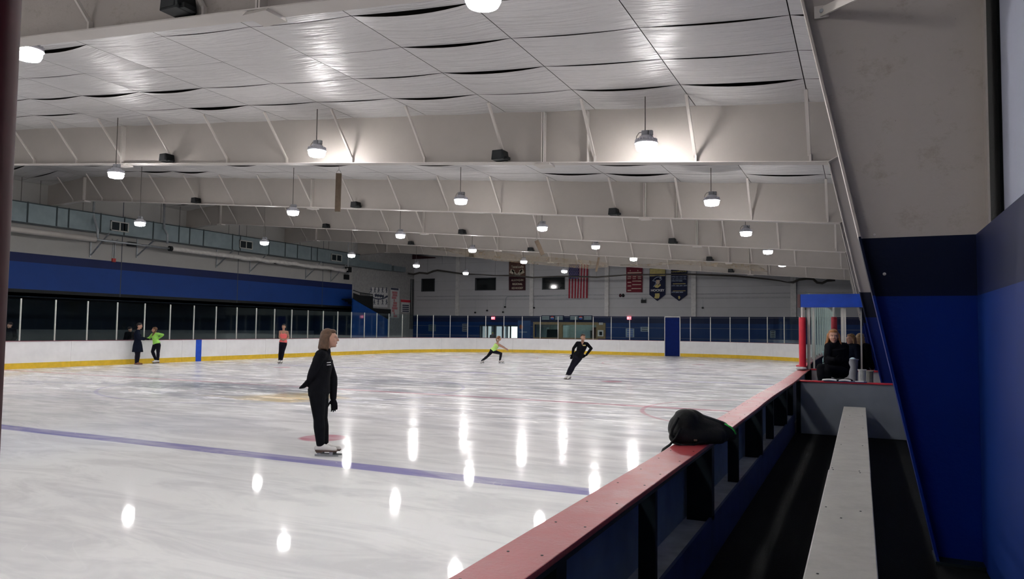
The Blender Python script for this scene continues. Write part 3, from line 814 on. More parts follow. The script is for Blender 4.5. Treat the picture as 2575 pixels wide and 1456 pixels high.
# bins
BENCHZ = onY(2146, 975, -1.0).z
def bucket(nm, lab, px, pyt, pyb, Y, w0, w1, col, lid=None):
    a = onY(px, pyt, Y); b = onY(px, pyb, Y); b.z = BENCHZ; r = thing(nm, lab, 'bin', (a.x, Y, max(ZFL, b.z)))
    z0, z1 = b.z, a.z
    MB().lathe((a.x, Y, 0), [(w0, z0), (w1, z1 - .02), (w1 + .012, z1 - .018), (w1 + .012, z1), (w1 - .01, z1), (w1 - .012, z1 - .03)], 20).build('bucket', col, r, smooth=False)
    if lid: MB().ell((a.x - .01, Y, z1 - .02), (w1 * .8, w1 * .8, .05), seg=14, rings=8).build('liner', lid, r, smooth=True)
    return r
bucket('waste_bin', 'tall grey waste bin with pale liner behind the seated woman', 2146, 903, 975, -1.0, .06, .075, mat('light_grey_bin', (.33, .34, .38), .5), mat('pale_blue_liner', (.55, .70, .75), .6))
bucket('bucket', 'short white bucket beside the grey waste bin', 2168, 929, 975, -1.6, .05, .058, mat('white_bucket', (.62, .63, .62), .5))
bucket('bucket', 'squat beige bucket right of the short white bucket', 2187, 932, 975, -1.4, .05, .055, mat('beige_bucket', (.28, .27, .25), .6))
r = thing('storage_bench', 'dark storage bench behind the grey partition', 'bench', (.7, -1.3, ZFL)); MB().box(.25, 1.35, -1.74, -.55, ZFL, BENCHZ - .001).build('box_body', m_dark, r)
# white cup-shaped cooler on the counter seen through glass
P = onY(2075, 868, -.1)
o = MB().lathe((P.x, -.12, ZC + .01), [(.045, 0), (.05, .18), (.03, .22), (.055, .30), (.055, .33)], 16).build('bottle', mat('pale_cyan_plastic', (.45, .65, .68), .4), smooth=True)
tag(o, 'pale blue bottle on the counter behind the seated woman', 'bottle')

# near red pole at the left edge of the picture
d = ray(26, 600); k = 1.05
t = k / Vector((d.x, d.y)).length
P = CAM + ray(0, 728) * (k / Vector((ray(0, 728).x, ray(0, 728).y)).length)
r = thing('padded_post', 'dark red padded post close to the camera at the left edge', 'padded post', (0, 0, 0))
rr = .075
# centre so that the right edge of the pad lies on the pixel column 30 at mid height
e = CAM + ray(32, 500) * (k / Vector((ray(32, 500).x, ray(32, 500).y)).length); side = Vector((ray(32, 500).x, ray(32, 500).y, 0)).normalized(); lat = Vector((-side.y, side.x, 0))
c = Vector((e.x, e.y, 0)) + lat * rr
r.location = (c.x, c.y, ZC)
MB().tube([(c.x, c.y, ZC), (c.x, c.y, 3.2)], .03, 12).build('pole', m_steel, r)
MB().lathe((c.x, c.y, 0), [(rr * .95, ZC + .01), (rr, ZC + .03), (rr, 2.9), (rr * .9, 2.93)], 28).build('pad', mat('dark_red_vinyl', (0.09, 0.006, 0.012), .6, spec=.15), r, smooth=True)

# ------------------------------------------------------------------ black backpack on the cap
m_bag = mat('black_nylon', (0.006, 0.007, 0.008), .6, spec=.2, bump=.25, scale=20)
A = onZ(1690, 1121, ZC); B = onZ(1790, 1108, ZC)
r = thing('backpack', 'black backpack lying across the red board cap', 'bag', ((X0 + X1) / 2, A.y + .1, ZC))
def remesh(name, mb, voxel, material, parent, smooth=4, fac=.5):
    me = bpy.data.meshes.new('tmp'); me.from_pydata(mb.v, [], mb.f); me.update()
    bm = bmesh.new(); bm.from_mesh(me); bmesh.ops.triangulate(bm, faces=bm.faces); bmesh.ops.recalc_face_normals(bm, faces=bm.faces); bm.to_mesh(me); bm.free()
    ob = bpy.data.objects.new('tmp', me); COL.objects.link(ob)
    md = ob.modifiers.new('r', 'REMESH'); md.mode = 'VOXEL'; md.voxel_size = voxel; md.adaptivity = 0
    if smooth: sm = ob.modifiers.new('s', 'SMOOTH'); sm.factor = fac; sm.iterations = smooth
    dg = bpy.context.evaluated_depsgraph_get(); out = bpy.data.meshes.new_from_object(ob.evaluated_get(dg))
    bpy.data.objects.remove(ob); bpy.data.meshes.remove(me)
    o0 = wloc(parent) if parent else Vector((0, 0, 0))
    for v in out.vertices: v.co -= o0
    out.materials.clear(); out.materials.append(material); out.name = name
    for p in out.polygons: p.use_smooth = True
    o = bpy.data.objects.new(name, out); COL.objects.link(o)
    if parent: o.parent = parent
    return o
def bp(px, py, dd=0): return onP(px, py, Vector(((X0 + X1) / 2, -11.35, 0)), dd)
yb = onZ(1745, 1112, ZC).y
def bq(px, py, dd=0): return onP(px, py, Vector(((X0 + X1) / 2, yb, 0)), dd)
mb = MB()
# outline of the bag as ellipsoids and capsules, pillow-like
for a, b, ra, rb, dd in (((1722, 1078), (1790, 1092), .105, .085, 0), ((1735, 1066), (1812, 1082), .080, .060, .03), ((1700, 1080), (1722, 1064), .05, .09, -.02), ((1722, 1078), (1735, 1072), .105, .11, .03), ((1708, 1092), (1800, 1098), .062, .062, -.05), ((1790, 1092), (1836, 1091), .080, .045, .02),
                         ((1735, 1062), (1800, 1080), .075, .065, .05), ((1700, 1098), (1760, 1102), .045, .05, -.08), ((1800, 1100), (1815, 1098), .05, .04, -.03)):
    mb.cap2(bq(*a, dd), bq(*b, dd), ra, rb, 16)
lowest = min(v.z for v in mb.v); lift = ZC + .002 - lowest
for v in mb.v: v.z = max(v.z + min(lift, 0), ZC + .001) if False else max(v.z, ZC + .002)
remesh('bag_body', mb, .008, m_bag, r, 6)
mb = MB(); mb.tube([bq(1822, 1066, -.035), bq(1838, 1074, -.05), bq(1847, 1084, -.05), bq(1850, 1092, -.045)], .005, 6)
mb.build('green_trim', mat('green_piping', (.02, .45, .06), .5), r, smooth=True)
mb = MB(); mb.tube([bq(1705, 1050, -.10), bq(1690, 1080, -.12), bq(1688, 1095, -.12), bq(1700, 1104, -.12)], .011, 6); mb.tube([bq(1712, 1076, -.13), bq(1700, 1100, -.14), bq(1685, 1118, -.12), bq(1668, 1130, -.05), bq(1664, 1140, 0)], .008, 6)
mb.tube([bq(1690, 1112, -.12), bq(1715, 1120, -.13), bq(1745, 1118, -.13), bq(1768, 1110, -.12)], .007, 6)
mb.build('strap', m_bag, r, smooth=True)
mb = MB(); mb.tube([bq(1712, 1060, .0), bq(1722, 1041, .0), bq(1738, 1037, .0), bq(1765, 1046, .0), bq(1795, 1055, .0), bq(1812, 1064, .0)], .006, 6)
mb.build('zip', mat('grey_zip', (.03, .035, .035), .5), r, smooth=True)
MB().obox(bq(1749, 1107, -.135), .009, .003, .005, VR, VF, UP).build('tag', mat('tan_tag', (.22, .16, .12), .6), r)
# ------------------------------------------------------------------ black boxes on the bottom flanges
bx = {0: [(455, 12)], 1: [(422, 402), (1260, 403)], 2: [(494, 511), (896, 523), (1545, 541)], 3: [(821, 575), (1163, 590), (1692, 612)], 4: [(1034, 618), (1335, 632), (1785, 656)], 5: [(1186, 650), (1838, 685)]}
fn = ['nearest roof frame', 'second roof frame', 'third roof frame', 'fourth roof frame', 'fifth roof frame', 'farthest roof frame']
pn = {1: ['above the ice'], 2: ['left of the brown board', 'right of the brown board'], 3: ['leftmost', 'middle', 'rightmost']}
for i, l in bx.items():
    for j, q in enumerate(l):
        Y = frame_y(i); P = onY(q[0], q[1], Y - .16); X = P.x; z = zbot(X) + .028
        wh = {1: ['on its own'], 2: ['left one', 'right one'], 3: ['left one', 'middle one', 'right one']}[len(l)][j]
        Y -= .012; r = thing('loudspeaker', 'black boxy loudspeaker on the bottom flange of the %s, %s' % (fn[i], wh), 'loudspeaker', (X, Y - .16, z), 'black loudspeakers on the roof frames')
        mb = MB(); mb.prism([(X - .15, z), (X + .10, z), (X + .13, z + .03), (X + .10, z + .19), (X - .13, z + .19)], 1, Y - .30, Y - .04)
        mb.build('case', m_black, r, bevel=.008)
        MB().box(X + .115, X + .185, Y - .26, Y - .10, z, z + .055).build('side_box', m_black, r)
        MB().box(X - .12, X + .08, Y - .305, Y - .298, z + .02, z + .17).build('grille', mat('speaker_grille', (.02, .022, .024), .8), r)

# ------------------------------------------------------------------ hanging brown boards
def hang_board(lab, pts, Yb, wd_, yaw, tilt=0):
    a, b = onY(*pts[0], Yb), onY(*pts[1], Yb)
    r = thing('hanging_board', lab, 'hanging board', b, 'brown boards hanging under the roof')
    ax = Vector((math.cos(yaw), math.sin(yaw), 0)); d = (a - b).normalized(); ay = d.cross(ax).normalized(); ax = ay.cross(d)
    MB().obox((a + b) / 2, wd_ / 2, .03, (a - b).length / 2, ax, ay, d).build('board', m_wood, r, bevel=.004)
    mb = MB()
    top = a + UP * .10
    for s_ in (-1, 1): mb.tube([a + ax * (wd_ / 2 * .9 * s_) - d * .02, a + ax * (wd_ * .32 * s_) + UP * .06, top], .004, 5)
    mb.tube([top, Vector((top.x, top.y, ztop(top.x)))], .004, 5)
    mb.build('wire', m_cord, r); return r
hang_board('large brown board hanging upright on a wire before the third roof frame', [(852, 436), (849, 532)], 1.2, .155, YAW)
hang_board('brown board hanging askew over the far ice', [(1349, 605), (1365, 641)], 12.0, .17, YAW, 0)
hang_board('narrow brown board hanging edge-on beside the flag', [(1506, 647), (1499, 683)], 19.0, .10, YAW)

# ------------------------------------------------------------------ duct, pipes and brackets along the left wall
m_duct = mat('blue_grey_duct_metal', (0.20, 0.25, 0.27), .45, metal=.35, var=.12, scale=2)
m_ductdk = mat('dark_duct_seam', (0.03, 0.045, 0.05), .6)
DX = -31.6
d0, d1 = onX(300, 545, DX).z, onX(300, 590, DX).z
Ye = onX(905, 640, DX).y; Yg = onX(1022, 690, DX).y
r = thing('air_duct', 'long blue grey rectangular air duct hung along the left wall', 'air duct', (DX - .3, 14, d1))
MB().box(DX - .6, DX, -4, Ye, d1, d0).build('duct_body', m_duct, r)
z2 = d1 + (d0 - d1) * .62
MB().box(DX - .6, DX - .03, Ye, Yg - 2.0, d1, z2 - .05).build('duct_body', m_duct, r)
MB().box(DX - .55, DX - .08, Yg - 1.6, Yg, d1 + .05, z2 - .1).build('duct_end', m_duct, r)
MB().box(DX, DX + .03, -4, Ye, d0 - .03, d0 + .01).build('top_rail', m_ductdk, r)
mb = MB()
for px in (68, 142, 172, 253, 313, 386, 451, 478, 513, 586, 606, 678, 719, 750, 785, 800):
    y = onX(px, 560, DX).y
    MB().box(DX, DX + .02, y - .03, y + .03, d1, d0 + .03).build('seam', m_ductdk, r)
mb = MB()
for (a, b) in ((23, 27), ):
    pass
m_vent = mat('pale_vent_frame', (.45, .45, .42), .5)
for (xa, xb) in ((277, 322), (603, 635), (834, 860)):
    ya, yb_ = onX(xa, 570, DX).y, onX(xb, 580, DX).y; zc = (d0 + d1) / 2 - .05; h = .24
    v = MB(); 
    for q in ((ya, yb_, zc - h, zc - h + .05), (ya, yb_, zc + h - .05, zc + h)): v.box(DX, DX + .06, *q)
    for q in (ya, (ya + yb_) / 2 - .02, yb_ - .05): v.box(DX, DX + .06, q, q + .05, zc - h, zc + h)
    o = v.build('vent_frame', m_vent, r)
    MB().box(DX, DX + .02, ya, yb_, zc - h, zc + h).build('vent_opening', m_darkpost, r)
mb = MB()
for px in (49, 97, 206, 403, 451, 575, 620, 667, 755, 827):
    P = onX(px, 560, DX - .05); MB().tube([(DX - .02, P.y, d0), (DX - .02, P.y, ztop(DX) - .08)], .012, 5).build('hanger_rod', m_cord, r)
# round white pipe
PX = -31.25
pz = onX(150, 591, PX).z
pr = .13
r = thing('round_duct', 'thick white round duct below the air duct, nearer run', 'pipe', (PX, 2, pz))
yA = onX(240, 600, PX).y; yB = onX(432, 618, PX).y; yC = onX(868, 682, PX).y
MB().tube([(PX, -4, pz), (PX, yA, pz)], pr, 16).build('pipe', m_steel, r, smooth=True)
r = thing('round_duct', 'thick white round duct with wrinkled wrapping, farther run', 'pipe', (PX, 20, pz)); n = 40; rnd = random.Random(5)
pts = [(PX + rnd.uniform(-.02, .02), yB + (yC - yB) * i / n, pz + (rnd.uniform(-.05, .02) if i > 12 else 0)) for i in range(n + 1)]
MB().tube(pts, [pr * (1 if i < 12 else rnd.uniform(.85, 1.15)) for i in range(n + 1)], 14).build('wrapping', mat('white_wrapping', (.62, .60, .57), .5, bump=.3, scale=5), r, smooth=True)
MB().tube([(PX, yB - .15, pz), (PX, yB, pz)], pr * 1.02, 14).build('end_cap', m_black, r)
r = thing('thin_pipe', 'thin grey pipe joining the two runs of round duct', 'pipe', (PX, (yA + yB) / 2, pz))
MB().tube([(PX, yA, pz), (PX, yB - .15, pz)], .05, 10).build('pipe', m_galv, r, smooth=True)
for px, lab in (((240, 235, 245, 246, 540, 600), 'silver drop pipe bent beside the round duct, left one'), ((416, 413, 421, 421, 575, 612), 'silver drop pipe bent beside the round duct, right one')):
    Y = onX(px[3], px[5], PX).y; Pz = lambda py, x=px[3]: onY(x, py, Y)
    a, b, c, d_ = onY(px[0], 430, Y), onY(px[1], px[4], Y), onY(px[2], px[5] - 22, Y), onY(px[3], px[5], Y)
    a = Vector((a.x, Y, ztop(a.x) - .07))
    o = MB().tube([a, b, c, d_], .055, 10).build('drop_pipe', m_galv, smooth=True); tag(o, lab, 'pipe', 'silver drop pipes by the left duct')
P = onY(874, 678, yC + .3)
r = thing('control_box', 'black control box with a white plate at the end of the round duct', 'box', P); MB().box(P.x - .16, P.x + .2, P.y - .1, P.y + .2, P.z - .18, P.z + .18).build('case', m_black, r); MB().box(P.x + .0, P.x + .12, P.y - .12, P.y - .1, P.z - .08, P.z + .1).build('plate', m_steel, r)
MB().tube([(P.x + .03, P.y, P.z + .18), (P.x + .03, P.y, ztop(P.x) - .07)], .03, 8).build('pole', m_galv, r)
# triangular wall brackets
for i, (px, py, hh) in enumerate(((229, 615, 36), (346, 612, 42), (546, 645, 32), (630, 660, 30), (770, 680, 24), (833, 690, 22))):
    top = onX(px, py - 8, XLW + .05); bot = onX(px, py + hh * .75, XLW + .05)
    r = thing('wall_bracket', 'triangular steel bracket under the left duct, %s from the left edge' % ordn(i), 'bracket', (XLW + .05, top.y, bot.z), 'triangular brackets under the left duct')
    MB().bar((XLW + .03, top.y, top.z + .2), (XLW + .03, top.y, bot.z - .1), .06, .05).build('wall_strut', m_galv, r)
    MB().bar((XLW + .05, top.y, bot.z), (PX + .1, top.y, d1 - .04), .05, .05).build('arm', m_galv, r)
# black fittings on the left wall
for px, py, lab in ((330, 614, 'left one'), (697, 660, 'right one')):
    P = onX(px, py, XLW + .12); r = thing('wall_speaker', 'small black speaker high on the left wall, %s' % lab, 'loudspeaker', P, 'small black speakers on the left wall')
    MB().box(XLW + .04, XLW + .26, P.y - .22, P.y + .22, P.z - .1, P.z + .1).build('case', m_black, r, bevel=.03); MB().box(XLW, XLW + .05, P.y - .04, P.y + .04, P.z - .04, P.z + .06).build('mount', m_galv, r)
P = onX(286, 655, XLW + .04); Q = onX(286, 606, XLW + .04)
r = thing('alarm_conduit', 'thin conduit ending in a small red alarm on the left wall', 'conduit', (XLW + .04, P.y, P.z))
MB().tube([(XLW + .03, P.y - .12, Q.z + .1), (XLW + .03, P.y - .05, Q.z), (XLW + .03, P.y - .05, P.z + .1)], .02, 6).tube([(XLW + .03, P.y + .2, Q.z + .1), (XLW + .03, P.y + .05, Q.z), (XLW + .03, P.y + .05, P.z + .1)], .02, 6).build('conduit', m_galv, r)
MB().box(XLW, XLW + .08, P.y - .09, P.y + .09, P.z - .08, P.z + .1).build('alarm', mat('red_alarm', (.45, .02, .02), .4), r)
P = onX(871, 696, XLW + .05); r = thing('emergency_light', 'twin lamp emergency light near the end of the left wall', 'light fitting', P)
MB().box(XLW, XLW + .12, P.y - .25, P.y + .25, P.z - .2, P.z + .15).build('case', m_black, r)
for s_ in (-.14, .14): MB().ell((XLW + .1, P.y + s_, P.z + .25), (.08, .08, .08), seg=10, rings=6).build('lamp_head', m_galv, r)

# ------------------------------------------------------------------ stair at the far left
m_stblue = mat('stair_blue_side', (0.0, 0.05, 0.25), .5)
SX = XLW + .05
r = thing('staircase', 'dark staircase with blue side at the end of the left wall', 'stairs', (SX + .6, 29.5, 0))
a, b = onX(888, 750, SX + 1.0), onX(975, 803, SX + 1.0); a2, b2_ = onX(888, 790, SX + 1.0), onX(940, 812, SX + 1.0)
MB().prism([(a.y, a.z), (b.y, b.z), (b.y, 0), (a.y, 0)], 0, SX + .9, SX + 1.0).build('side_panel', m_stblue, r)
mb = MB(); n = 12
for i in range(n):
    y = a.y + (b.y - a.y) * i / n; z = a.z + (b.z - a.z) * i / n; mb.box(SX, SX + .9, y, y + (b.y - a.y) / n, z - .1, z - .02)
mb.build('treads', m_dark, r)
p0, p1, p2 = onX(888, 737, SX + 1.0), onX(905, 741, SX + 1.0), onX(937, 745, SX + 1.0); q2 = onX(937, 775, SX + 1.0); q3 = onX(982, 778, SX + 1.0); q4 = onX(982, 790, SX + 1.0)
mb = MB(); mb.prism([(p0.y, p0.z), (p1.y, p1.z - .05), (p2.y, p2.z), (q2.y, q2.z), (q3.y, q3.z), (q4.y, q4.z - .1), (b.y, b.z + .02), (a.y, a.z - .05)], 0, SX + 1.0, SX + 1.04)
mb.build('black_guard', m_black, r)
mb = MB()
for i in range(14):
    t = i / 13; P = p1.lerp(p2, t); mb.tube([(SX + 1.02, P.y, P.z - .1), (SX + 1.02, P.y, P.z + .12)], .02, 5)
mb.build('pickets', m_darkpost, r)
MB().tube([p0 + UP * .2, p1 + UP * .14, p2 + UP * .14], .03, 6).build('hand_rail', m_darkpost, r)

# ------------------------------------------------------------------ signs on the far part of the left wall
def wall_sign(nm, lab, cat, px0, py0, px1, py1, col, X=XLW + .02, th=.03):
    a, b = onX(px0, py0, X), onX(px1, py1, X); c = (a + b) / 2
    r = thing(nm, lab, cat, (X, c.y, min(a.z, b.z)))
    MB().box(X - .015, X + th - .015, a.y, b.y, min(a.z, b.z), max(a.z, b.z)).build('sheet', col, r); return r, a, b
m_bw = mat('white_banner_cloth', (.62, .62, .62), .7, var=.05)
m_txt = mat('dark_lettering', (.05, .06, .10), .6)
r, a, b = wall_sign('sponsor_banner', 'white banner of small dark figures and script on the left wall', 'banner', 931, 722, 974, 773, m_bw)
def fig(r, P, sz, k, X):
    mb = MB(); rd_ = random.Random(k); mb.tube([(X, P.y, P.z + sz * .4), (X + .01, P.y, P.z + sz * .4)], sz * .14, 8)
    mb.bar((X, P.y, P.z + sz * .3), (X, P.y + sz * rd_.uniform(-.2, .2), P.z - sz * .1), sz * .16, .02, up=(1, 0, 0))
    for s_ in (-1, 1):
        mb.bar((X, P.y, P.z - sz * .05), (X, P.y + s_ * sz * rd_.uniform(.1, .35), P.z - sz * .45), sz * .09, .02, up=(1, 0, 0))
        mb.bar((X, P.y, P.z + sz * .2), (X, P.y + s_ * sz * .3, P.z + sz * rd_.uniform(-.1, .3)), sz * .08, .02, up=(1, 0, 0))
    return mb.build('figure', m_txt, r)
XS = XLW + .04
for k, px in enumerate((933, 943, 952, 962, 972)): fig(r, onX(px, 730, XS), .42, k, XS)
for k, px in enumerate((941, 951, 962, 972)): fig(r, onX(px, 760, XS), .42, k + 9, XS)
A, B = onX(942, 742, XS), onX(965, 745, XS); mb = MB(); mb.tube([Vector((XS, A.y + (B.y - A.y) * i / 30, A.z + (B.z - A.z) * i / 30 + .10 * math.sin(i * 2.1) + .04 * math.sin(i * 5))) for i in range(31)], .045, 6)
mb.tube([onX(968, 748, XS), onX(971, 745, XS), onX(974, 744, XS)], .04, 6); mb.build('script', m_txt, r)
mb = MB(); pts = [onX(x, y, XS) for x, y in ((936, 748), (945, 751), (955, 752), (965, 750), (974, 746))]; mb.tube(pts, .05, 6); mb.build('swoosh', m_txt, r)
r, a, b = wall_sign('rule_banner', 'tall white banner with rows of pink lines on the left wall', 'banner', 982, 723, 1003, 800, m_bw)
m_pink = mat('pink_print', (.55, .22, .24), .6)
P0, P1 = onX(983, 724, XS), onX(1002, 727, XS); mb = MB(); mb.box(XS, XS + .01, P0.y, P1.y, P1.z - .1, P1.z + .05); mb.build('heading', m_txt, r)
rd_ = random.Random(4)
for k in range(10):
    A, B = onX(985, 731 + k * 6.6, XS), onX(1000, 733 + k * 6.6, XS); mb = MB(); mb.box(XS, XS + .01, A.y + rd_.uniform(0, .3), B.y - rd_.uniform(0, .5), A.z - .22, A.z - .04)
    mb.build('printed_line', m_pink, r)
r, a, b = wall_sign('rink_rules_sign', 'narrow notice with a red heading at the left wall corner', 'sign', 1009, 752, 1030, 786, m_bw)
A, B = onX(1008, 753, XS), onX(1031, 761, XS); MB().box(XS, XS + .02, A.y, B.y, B.z, A.z).build('red_heading', m_redpad, r)
for k in range(4):
    A, B = onX(1012, 766 + k * 5, XS), onX(1028, 768 + k * 5, XS); MB().box(XS, XS + .01, A.y, B.y, A.z - .1, A.z).build('printed_line', m_txt, r)
# conduits in the corner
mb = MB()
for px in (1033, 1037, 1040):
    A = onX(px, 690, XLW + .02); mb.tube([(XLW + .05, A.y, 1.5), (XLW + .05, A.y, 5.6)], .03, 6)
tag(mb.build('corner_conduits', m_darkpost), 'bundle of dark vertical conduits in the far left corner', 'conduit')

# ------------------------------------------------------------------ banners and fittings on the far wall
YB = YW - .10
AX = (1, 0, 0)
def poly_banner(nm, lab, pts, col, y=YB, cat='banner'):
    P = [onY(px, py, y) for px, py in pts]; c = sum(P, Vector((0, 0, 0))) / len(P)
    r = thing(nm, lab, cat, (c.x, y, min(p.z for p in P)))
    MB().prism([(p.x, p.z) for p in P], 1, y - .015, y + .015).build('cloth', col, r)
    zt__ = max(p.z for p in P); MB().box(min(p.x for p in P), max(p.x for p in P), y - .01, YW, zt__ - .04, zt__).build('batten', m_darkpost, r); return r
def wpx(px, py): return onY(px, py, YB - .03)
def wtext(r, nm, body, px, py, hpx, wpx_, m_):
    sz = hpx / 1852.3 * (YB - CAM.y) / .93
    o = text(nm, body, wpx(px, py), sz, m_, r, bold=.03)
    w = max(v.co.x for v in o.data.vertices) - min(v.co.x for v in o.data.vertices); tw = wpx_ / 1852.3 * (YB - CAM.y) * 1.06; cx = (max(v.co.x for v in o.data.vertices) + min(v.co.x for v in o.data.vertices)) / 2
    for v in o.data.vertices: v.co.x = cx + (v.co.x - cx) * tw / w
    return o
def wrect(r, nm, px0, py0, px1, py1, m_, y=-.03, th=.006):
    a, b = onY(px0, py0, YB + y), onY(px1, py1, YB + y); return MB().box(a.x, b.x, YB + y - th, YB + y, min(a.z, b.z), max(a.z, b.z)).build(nm, m_, r)
m_cream = mat('cream_print', (.58, .53, .42), .7, var=.05); m_gold = mat('gold_print', (.50, .42, .16), .7); m_whp = mat('white_print', (.70, .70, .70), .7); m_silv = mat('silver_print', (.30, .36, .48), .7)
m_maroon = mat('maroon_cloth', (.045, .012, .018), .8); m_brown = mat('brown_cloth', (.12, .06, .045), .8)
r = poly_banner('team_banner', 'tall maroon and brown hockey banner left of the flag', [(1280, 658), (1321, 658), (1321, 730), (1280, 730)], m_maroon)
wrect(r, 'upper_field', 1280.3, 659, 1320.7, 695, m_brown, -.018)
wtext(r, 'lettering', 'Tomahawks', 1301, 671, 9, 36, m_cream)
for s_ in (-1, 1):
    A, B = wpx(1300 + s_ * 2, 690), wpx(1300 + s_ * 13, 679); MB().bar(A, B, .13, .02, up=(0, 1, 0)).build('axe_handle', m_cream, r)
    A, B = wpx(1300 + s_ * 10, 676 + 2), wpx(1300 + s_ * 14, 688); MB().bar(A, B, .34, .02, up=(0, 1, 0)).build('axe_head', m_cream, r)
MB().bar(wpx(1294, 692), wpx(1308, 692), .22, .02, up=(0, 1, 0)).build('emblem_bar', m_cream, r)
for k, (t_, y_, w_) in enumerate((('ALGONQUIN', 704.5, 35), ('REGIONAL', 714.5, 29), ('ICE HOCKEY', 724.5, 33))): wtext(r, 'lettering', t_, 1301, y_, 7.5, w_, m_cream)
# flag hanging upright: canton on the left, stripes down
r = poly_banner('flag', 'american flag hanging upright on the far wall', [(1431, 668), (1480, 668), (1480, 668.5), (1431, 668.5)], m_whp, cat='flag')
a, b = onY(1432, 670, YB), onY(1479.5, 670, YB); zb_ = onY(1455, 750, YB).z; zt_ = onY(1455, 664, YB).z
m_fr = mat('flag_red', (.28, .01, .025), .8); m_fw = mat('flag_white', (.42, .37, .39), .8); m_fb = mat('flag_blue', (.03, .03, .12), .8)
w_ = (b.x - a.x) / 13
for k in range(13):
    n = 10; vs = []
    for i in range(n + 1):
        z = zt_ + (zb_ - zt_) * i / n
        for xx in (a.x + w_ * k, a.x + w_ * (k + 1)):
            sh = -.05 * (i / n); vs.append((xx + sh, YB - .03 - .03 * math.sin((xx - a.x) * 5 + i * .3), z)); vs.append((xx + sh, YB - .022 - .03 * math.sin((xx - a.x) * 5 + i * .3), z))
    fs = []
    for i in range(n):
        o_ = 4 * i; fs += [(o_, o_ + 2, o_ + 6, o_ + 4), (o_ + 1, o_ + 5, o_ + 7, o_ + 3), (o_, o_ + 4, o_ + 5, o_ + 1), (o_ + 2, o_ + 3, o_ + 7, o_ + 6)]
    MB().add(vs, fs).build('red_stripe' if k % 2 == 0 else 'white_stripe', m_fr if k % 2 == 0 else m_fw, r)
zc_ = onY(1455, 701, YB).z
MB().box(a.x - .02, a.x + w_ * 7 - .02, YB - .085, YB - .070, zc_, zt_).build('canton', m_fb, r)
mb = MB()
for i in range(9):
    for j in range(6 if i % 2 == 0 else 5):
        x = a.x + w_ * 7 * ((j + .5 + (.5 if i % 2 else 0)) / 6.2); z = zc_ + (zt_ - zc_) * (i + .6) / 9.2
        vs = []
        for q in range(10):
            rr_ = .045 if q % 2 == 0 else .02; vs.append((x + rr_ * math.sin(2 * PI * q / 10), YB - .088, z + rr_ * math.cos(2 * PI * q / 10)))
        mb.add(vs + [(v[0], YB - .084, v[2]) for v in vs], [tuple(range(10)), tuple(range(19, 9, -1))] + [(q, (q + 1) % 10, (q + 1) % 10 + 10, q + 10) for q in range(10)])
mb.build('stars', m_fw, r)
# red record banner
r = poly_banner('record_banner', 'dark red banner of small white text right of the flag', [(1575, 672), (1616, 672), (1615, 735), (1575, 735)], mat('dark_red_cloth', (.15, .012, .026), .8))
for k, q in enumerate(((1578, 690, 1597, 692), (1578, 685, 1613, 687), (1604, 707, 1613, 708), (1578, 709, 1587, 711), (1590, 706, 1612, 707.5), (1578, 718, 1587, 720), (1590, 715, 1612, 716.5), (1578, 729, 1587, 731), (1588, 725, 1612, 726.5))):
    wrect(r, 'printed_line', *q, m_cream)
for i in range(3):
    for j in range(2): wtext(r, 'year', ('1998', '1999', '2001', '2003', '2006', '2008')[i + 3 * j], 1582 + i * 13, 696 + j * 4.6, 3.8, 9, m_cream)
for px in (1585, 1604): wrect(r, 'star', px - 1, 679, px + 1, 682, m_cream)
m_navyc = mat('navy_cloth', (.008, .012, .045), .8)
pent = lambda x0, x1, y0, y1, y2: [(x0 + .5, y0), (x1 + .5, y0), (x1, y1), ((x0 + x1) / 2, y2), (x0, y1)]
r = poly_banner('hockey_banner', 'navy pointed banner with gold head and the word HOCKEY', pent(1633, 1673, 675, 741, 757), m_navyc)
wrect(r, 'gold_field', 1634, 676, 1673, 694, m_gold, -.018)
wrect(r, 'gold_divider', 1634, 690, 1673, 692, m_maroon, -.022)
MB().prism([(wpx(1653 + 17.5 * math.cos(PI * i / 12), 704 - 11 * math.sin(PI * i / 12)).x, wpx(1653, 704 - 11 * math.sin(PI * i / 12)).z) for i in range(13)], 1, YB - .034, YB - .028).build('arched_field', m_navyc, r)
# a plain three-cornered hat head in gold outline
def wpoly(r, nm, pts, m_, y=-.04):
    P = [onY(px, py, YB + y) for px, py in pts]; return MB().prism([(p.x, p.z) for p in P], 1, YB + y - .006, YB + y).build(nm, m_, r)
wpoly(r, 'face', [(1650, 704), (1659, 704), (1659, 711), (1656, 716), (1651, 714), (1650, 709)], mat('tan_print', (.45, .36, .27), .7))
wpoly(r, 'collar', [(1645, 720), (1652, 714), (1656, 718), (1660, 713), (1662, 718), (1654, 724), (1648, 723)], m_gold)
mb = MB(); mb.tube([wpx(x, y) for x, y in ((1641, 706), (1646, 701), (1652, 697), (1662, 696), (1664, 702), (1660, 705))], .03, 5); mb.tube([wpx(x, y) for x, y in ((1641, 706), (1648, 707), (1650, 712), (1646, 718), (1643, 721))], .025, 5); mb.build('hat_outline', m_silv, r)
wpoly(r, 'hat_badge', [(1659, 698), (1662, 698), (1661, 701), (1659, 701)], m_whp)
wtext(r, 'lettering', 'HOCKEY', 1653.5, 730.3, 7.5, 33, m_whp)
wpoly(r, 'state_shape', [(1647, 738), (1658, 737.5), (1659, 744), (1657, 750), (1650, 751), (1645, 749), (1647, 744)], m_gold)
r = poly_banner('titles_banner', 'navy pointed banner with rows of white years, rightmost', pent(1687, 1728, 677, 742, 757), m_navyc)
for i in range(4):
    for j in range(3):
        if j == 2 and i == 3: continue
        wtext(r, 'year', str(1978 + 3 * i + 9 * j), 1692.5 + i * 9.6, 696.5 + j * 5, 4.2, 8, m_silv)
